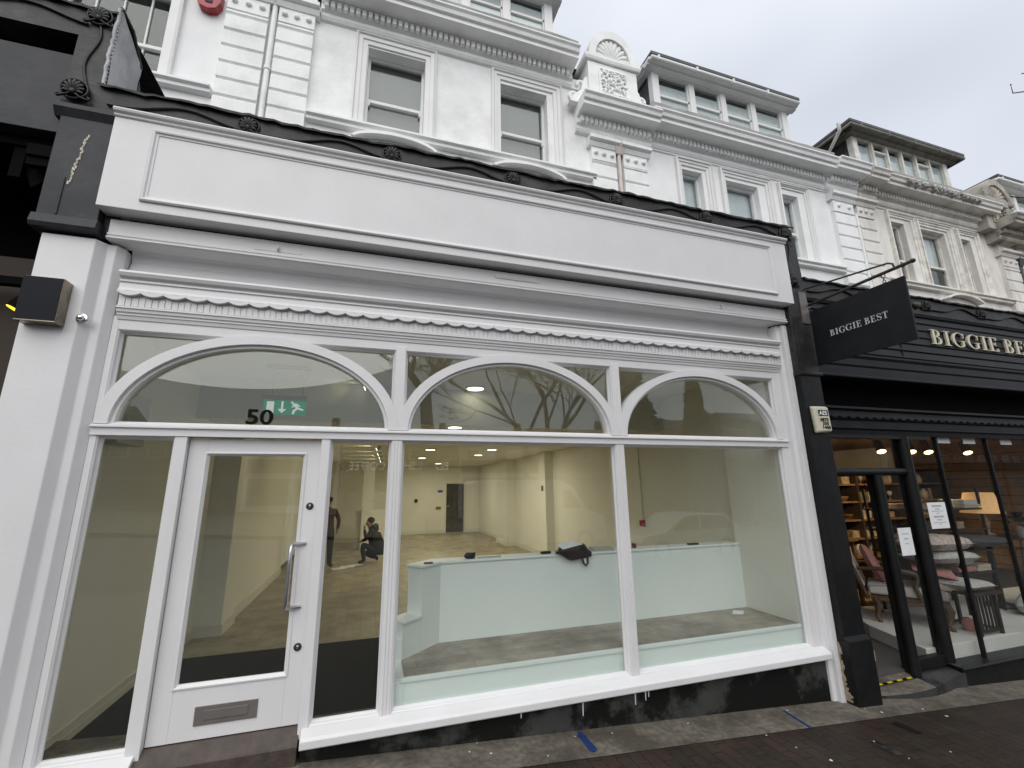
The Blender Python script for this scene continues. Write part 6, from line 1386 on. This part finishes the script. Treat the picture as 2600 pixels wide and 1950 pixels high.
def far_shop(x0, x1, zt, m, label, sign=None, seed=0):
    t = thing('far_building', label, 'building', ((x0 + x1) / 2, -30.0, gz(x0)), 'low buildings across the road'); yf = -30.0
    b = MB(); b.box(x0, x1, yf - 7, yf, gz(x1) - .3, zt); b.build('wall', m, t)
    b = MB(); b.prism([(yf + .25, zt), (yf - 3.5, zt + 1.4), (yf - 7.2, zt)], x0 - .02, x1 + .02); rf = b.build('roof', 'slate_top', t)
    b = MB(); b.box(x1 - 1.0, x1 - .4, yf - 3.7, yf - 3.2, zt + .8, zt + 1.95)
    for k in range(3): b.lathe([(.11, 0), (.09, .3), (0, .3)], (x1 - .88 + .18 * k, yf - 3.45, zt + 1.95), 'z', 8)
    b.build('chimney', 'brickx', rf)
    b = MB(); b.box(x0 + .2, x1 - .2, yf + .01, yf + .14, 2.75, 3.7); b.build('fascia_board', 'board', t)
    b = MB(); b.box(x0 + .3, x1 - .3, yf + .01, yf + .05, gz(x0) + .3, 2.4); b.build('shop_window', 'carglass', t)
    n = max(2, int((x1 - x0) / 2))
    for i in range(n):
        xx = x0 + (x1 - x0) * (i + .5) / n; b = MB(); b.box(xx - .5, xx + .5, yf + .005, yf + .05, 3.75, 4.5); wd = b.build('window', 'sash', t)
        b = MB(); b.box(xx - .43, xx + .43, yf + .051, yf + .06, 3.8, 4.1); b.box(xx - .43, xx + .43, yf + .051, yf + .06, 4.14, 4.45); b.build('pane', 'carglass', wd)
    if sign:
        vs, fs = text_mesh(sign, .84, .02, (.86, 1.0)); b = MB(); b.add([(5.6 - x, yf + .17 + z, 2.98 + y) for x, y, z in vs], fs); b.build('sign_lettering', 'litletters', t)
far_shop(-16, -8.0, 4.8, 'brickx', 'brick two-storey shop across the road, mirrored at the far left')
far_shop(-8, -2.1, 4.9, 'stucco_old', 'cream two-storey shop across the road, mirrored behind the door')
far_shop(-2.0, 6.3, 4.75, 'brickx', 'brick coffee shop across the road with white lit lettering', 'BLACK SHEEP COFFEE')
far_shop(6.4, 13.0, 4.9, 'stucco_old', 'cream shop right of the coffee shop across the road')
far_shop(13.1, 21.0, 5.4, 'brickx', 'brick shop across the road, mirrored at the far right')
far_shop(21.1, 34.0, 6.6, 'brickx', 'long brick building farthest to the right across the road')
far_shop(34.1, 52.0, 7.6, 'brickx', 'tall brick building down the road, mirrored in the black shop window')
far_shop(52.1, 72.0, 8.4, 'brickx', 'taller brick building farther down the road, mirrored in the black shop window')
far_shop(72.1, 100.0, 9.0, 'brickx', 'farthest brick building down the road, mirrored in the black shop window')
far_shop(-30, -16.1, 6.2, 'stucco_old', 'long cream building farthest to the left across the road')
def vehicle(name, label, cat, x0, L_, prof, gl, y0, w_, wheels):
    z0 = gz(x0) - .155; t = thing(name, label, cat, (x0 + L_ / 2, y0, z0))
    b = MB(); b.prism([(x0 + u * L_, z0 + v) for u, v in prof], y0 - w_, y0, 'y'); b.build('body', 'carwhite', t, .05)
    b = MB()
    for g_ in gl: b.prism([(x0 + u * L_, z0 + v) for u, v in g_], y0 - w_ - .004, y0 + .004, 'y')
    b.build('side_window', 'carglass', t)
    for u in wheels:
        for yy in (y0 - .2, y0 - w_ - .01):
            b = MB(); b.lathe([(.2, 0), (.33, 0), (.34, .04), (.34, .18), (.33, .21), (.2, .21)], (x0 + u * L_, yy, z0 + .34), 'y', 24); wh = b.build('wheel', 'tyre', t)
            b = MB(); b.lathe([(.2, -.003), (.2, .213), (0, .213)], (x0 + u * L_, yy, z0 + .34), 'y', 16); b.build('rim', 'steel', wh)
vehicle('parked_car', 'white hatchback parked across the road, mirrored low in the right-hand pane', 'car', 8.4, 4.1, [(0, .35), (0, .62), (.03, .80), (.24, .93), (.42, 1.42), (.55, 1.48), (.86, 1.42), (.98, .95), (1, .5), (.98, .28), (.02, .25)], [[(.30, .95), (.43, 1.36), (.56, 1.41), (.56, .95)], [(.58, .95), (.58, 1.41), (.82, 1.36), (.90, .98)]], -9.2, 1.7, (.19, .81))
vehicle('parked_van', 'tall white van parked across the road, mirrored behind the display platform', 'van', 3.2, 4.8, [(0, .35), (0, 2.25), (.04, 2.35), (.62, 2.35), (.74, 2.15), (.84, 1.35), (.98, 1.12), (1, .6), (.99, .3), (.01, .28)], [[(.66, 1.4), (.66, 2.0), (.72, 2.0), (.80, 1.4)]], -10.6, 1.9, (.18, .82))
# bare tree at the kerb to the right; only the twig tips reach into the picture
rt = thing('kerb_tree', 'bare kerbside tree whose thin twigs reach into the sky at the right edge', 'tree', (9.6, -3.2, gz(9.6)))
b = MB(); b.tube([(9.6, -3.2, gz(9.6) - .05), (9.55, -3.1, 1.5), (9.65, -3.0, 3.4), (9.5, -2.9, 5.2), (9.4, -2.8, 7.2)], [.19, .16, .14, .10, .05], 12); b.build('trunk', 'bark', rt)
c = MB(); random.seed(8)
def twig(p0, p1, r, n=6, side=5):
    p0, p1 = Vector(p0), Vector(p1); pts = [p0.lerp(p1, i / n) + Vector((random.gauss(0, .03), random.gauss(0, .03), random.gauss(0, .03))) * (0 if i in (0, n) else 1) for i in range(n + 1)]
    c.tube(pts, [r * (1 - .75 * i / n) for i in range(n + 1)], 5)
    for k in range(side):
        q_ = pts[random.randint(2, n)]; d = (p1 - p0).normalized() + Vector((random.gauss(0, .5), random.gauss(0, .4), random.gauss(.1, .5))); e = q_ + d.normalized() * random.uniform(.10, .28)
        c.tube([q_, q_.lerp(e, .5) + Vector((0, 0, .01)), e], [.004, .003, .002], 4); c.ball(tuple(e), .008, 5, 4) if random.random() < .4 else None
twig((9.5, -2.9, 5.2), (6.63, -1.5, 5.88), .022, 8, 7); twig((9.45, -2.85, 6.2), (6.95, -1.5, 6.25), .02, 8, 6); twig((9.6, -3.0, 3.6), (5.95, -1.5, 4.42), .02, 8, 6); twig((9.6, -3.0, 3.6), (6.1, -1.5, 4.1), .016, 7, 6); twig((9.4, -2.8, 7.2), (5.85, -1.5, 6.93), .02, 8, 4)
c.build('crown', 'bark', rt, recalc=False)
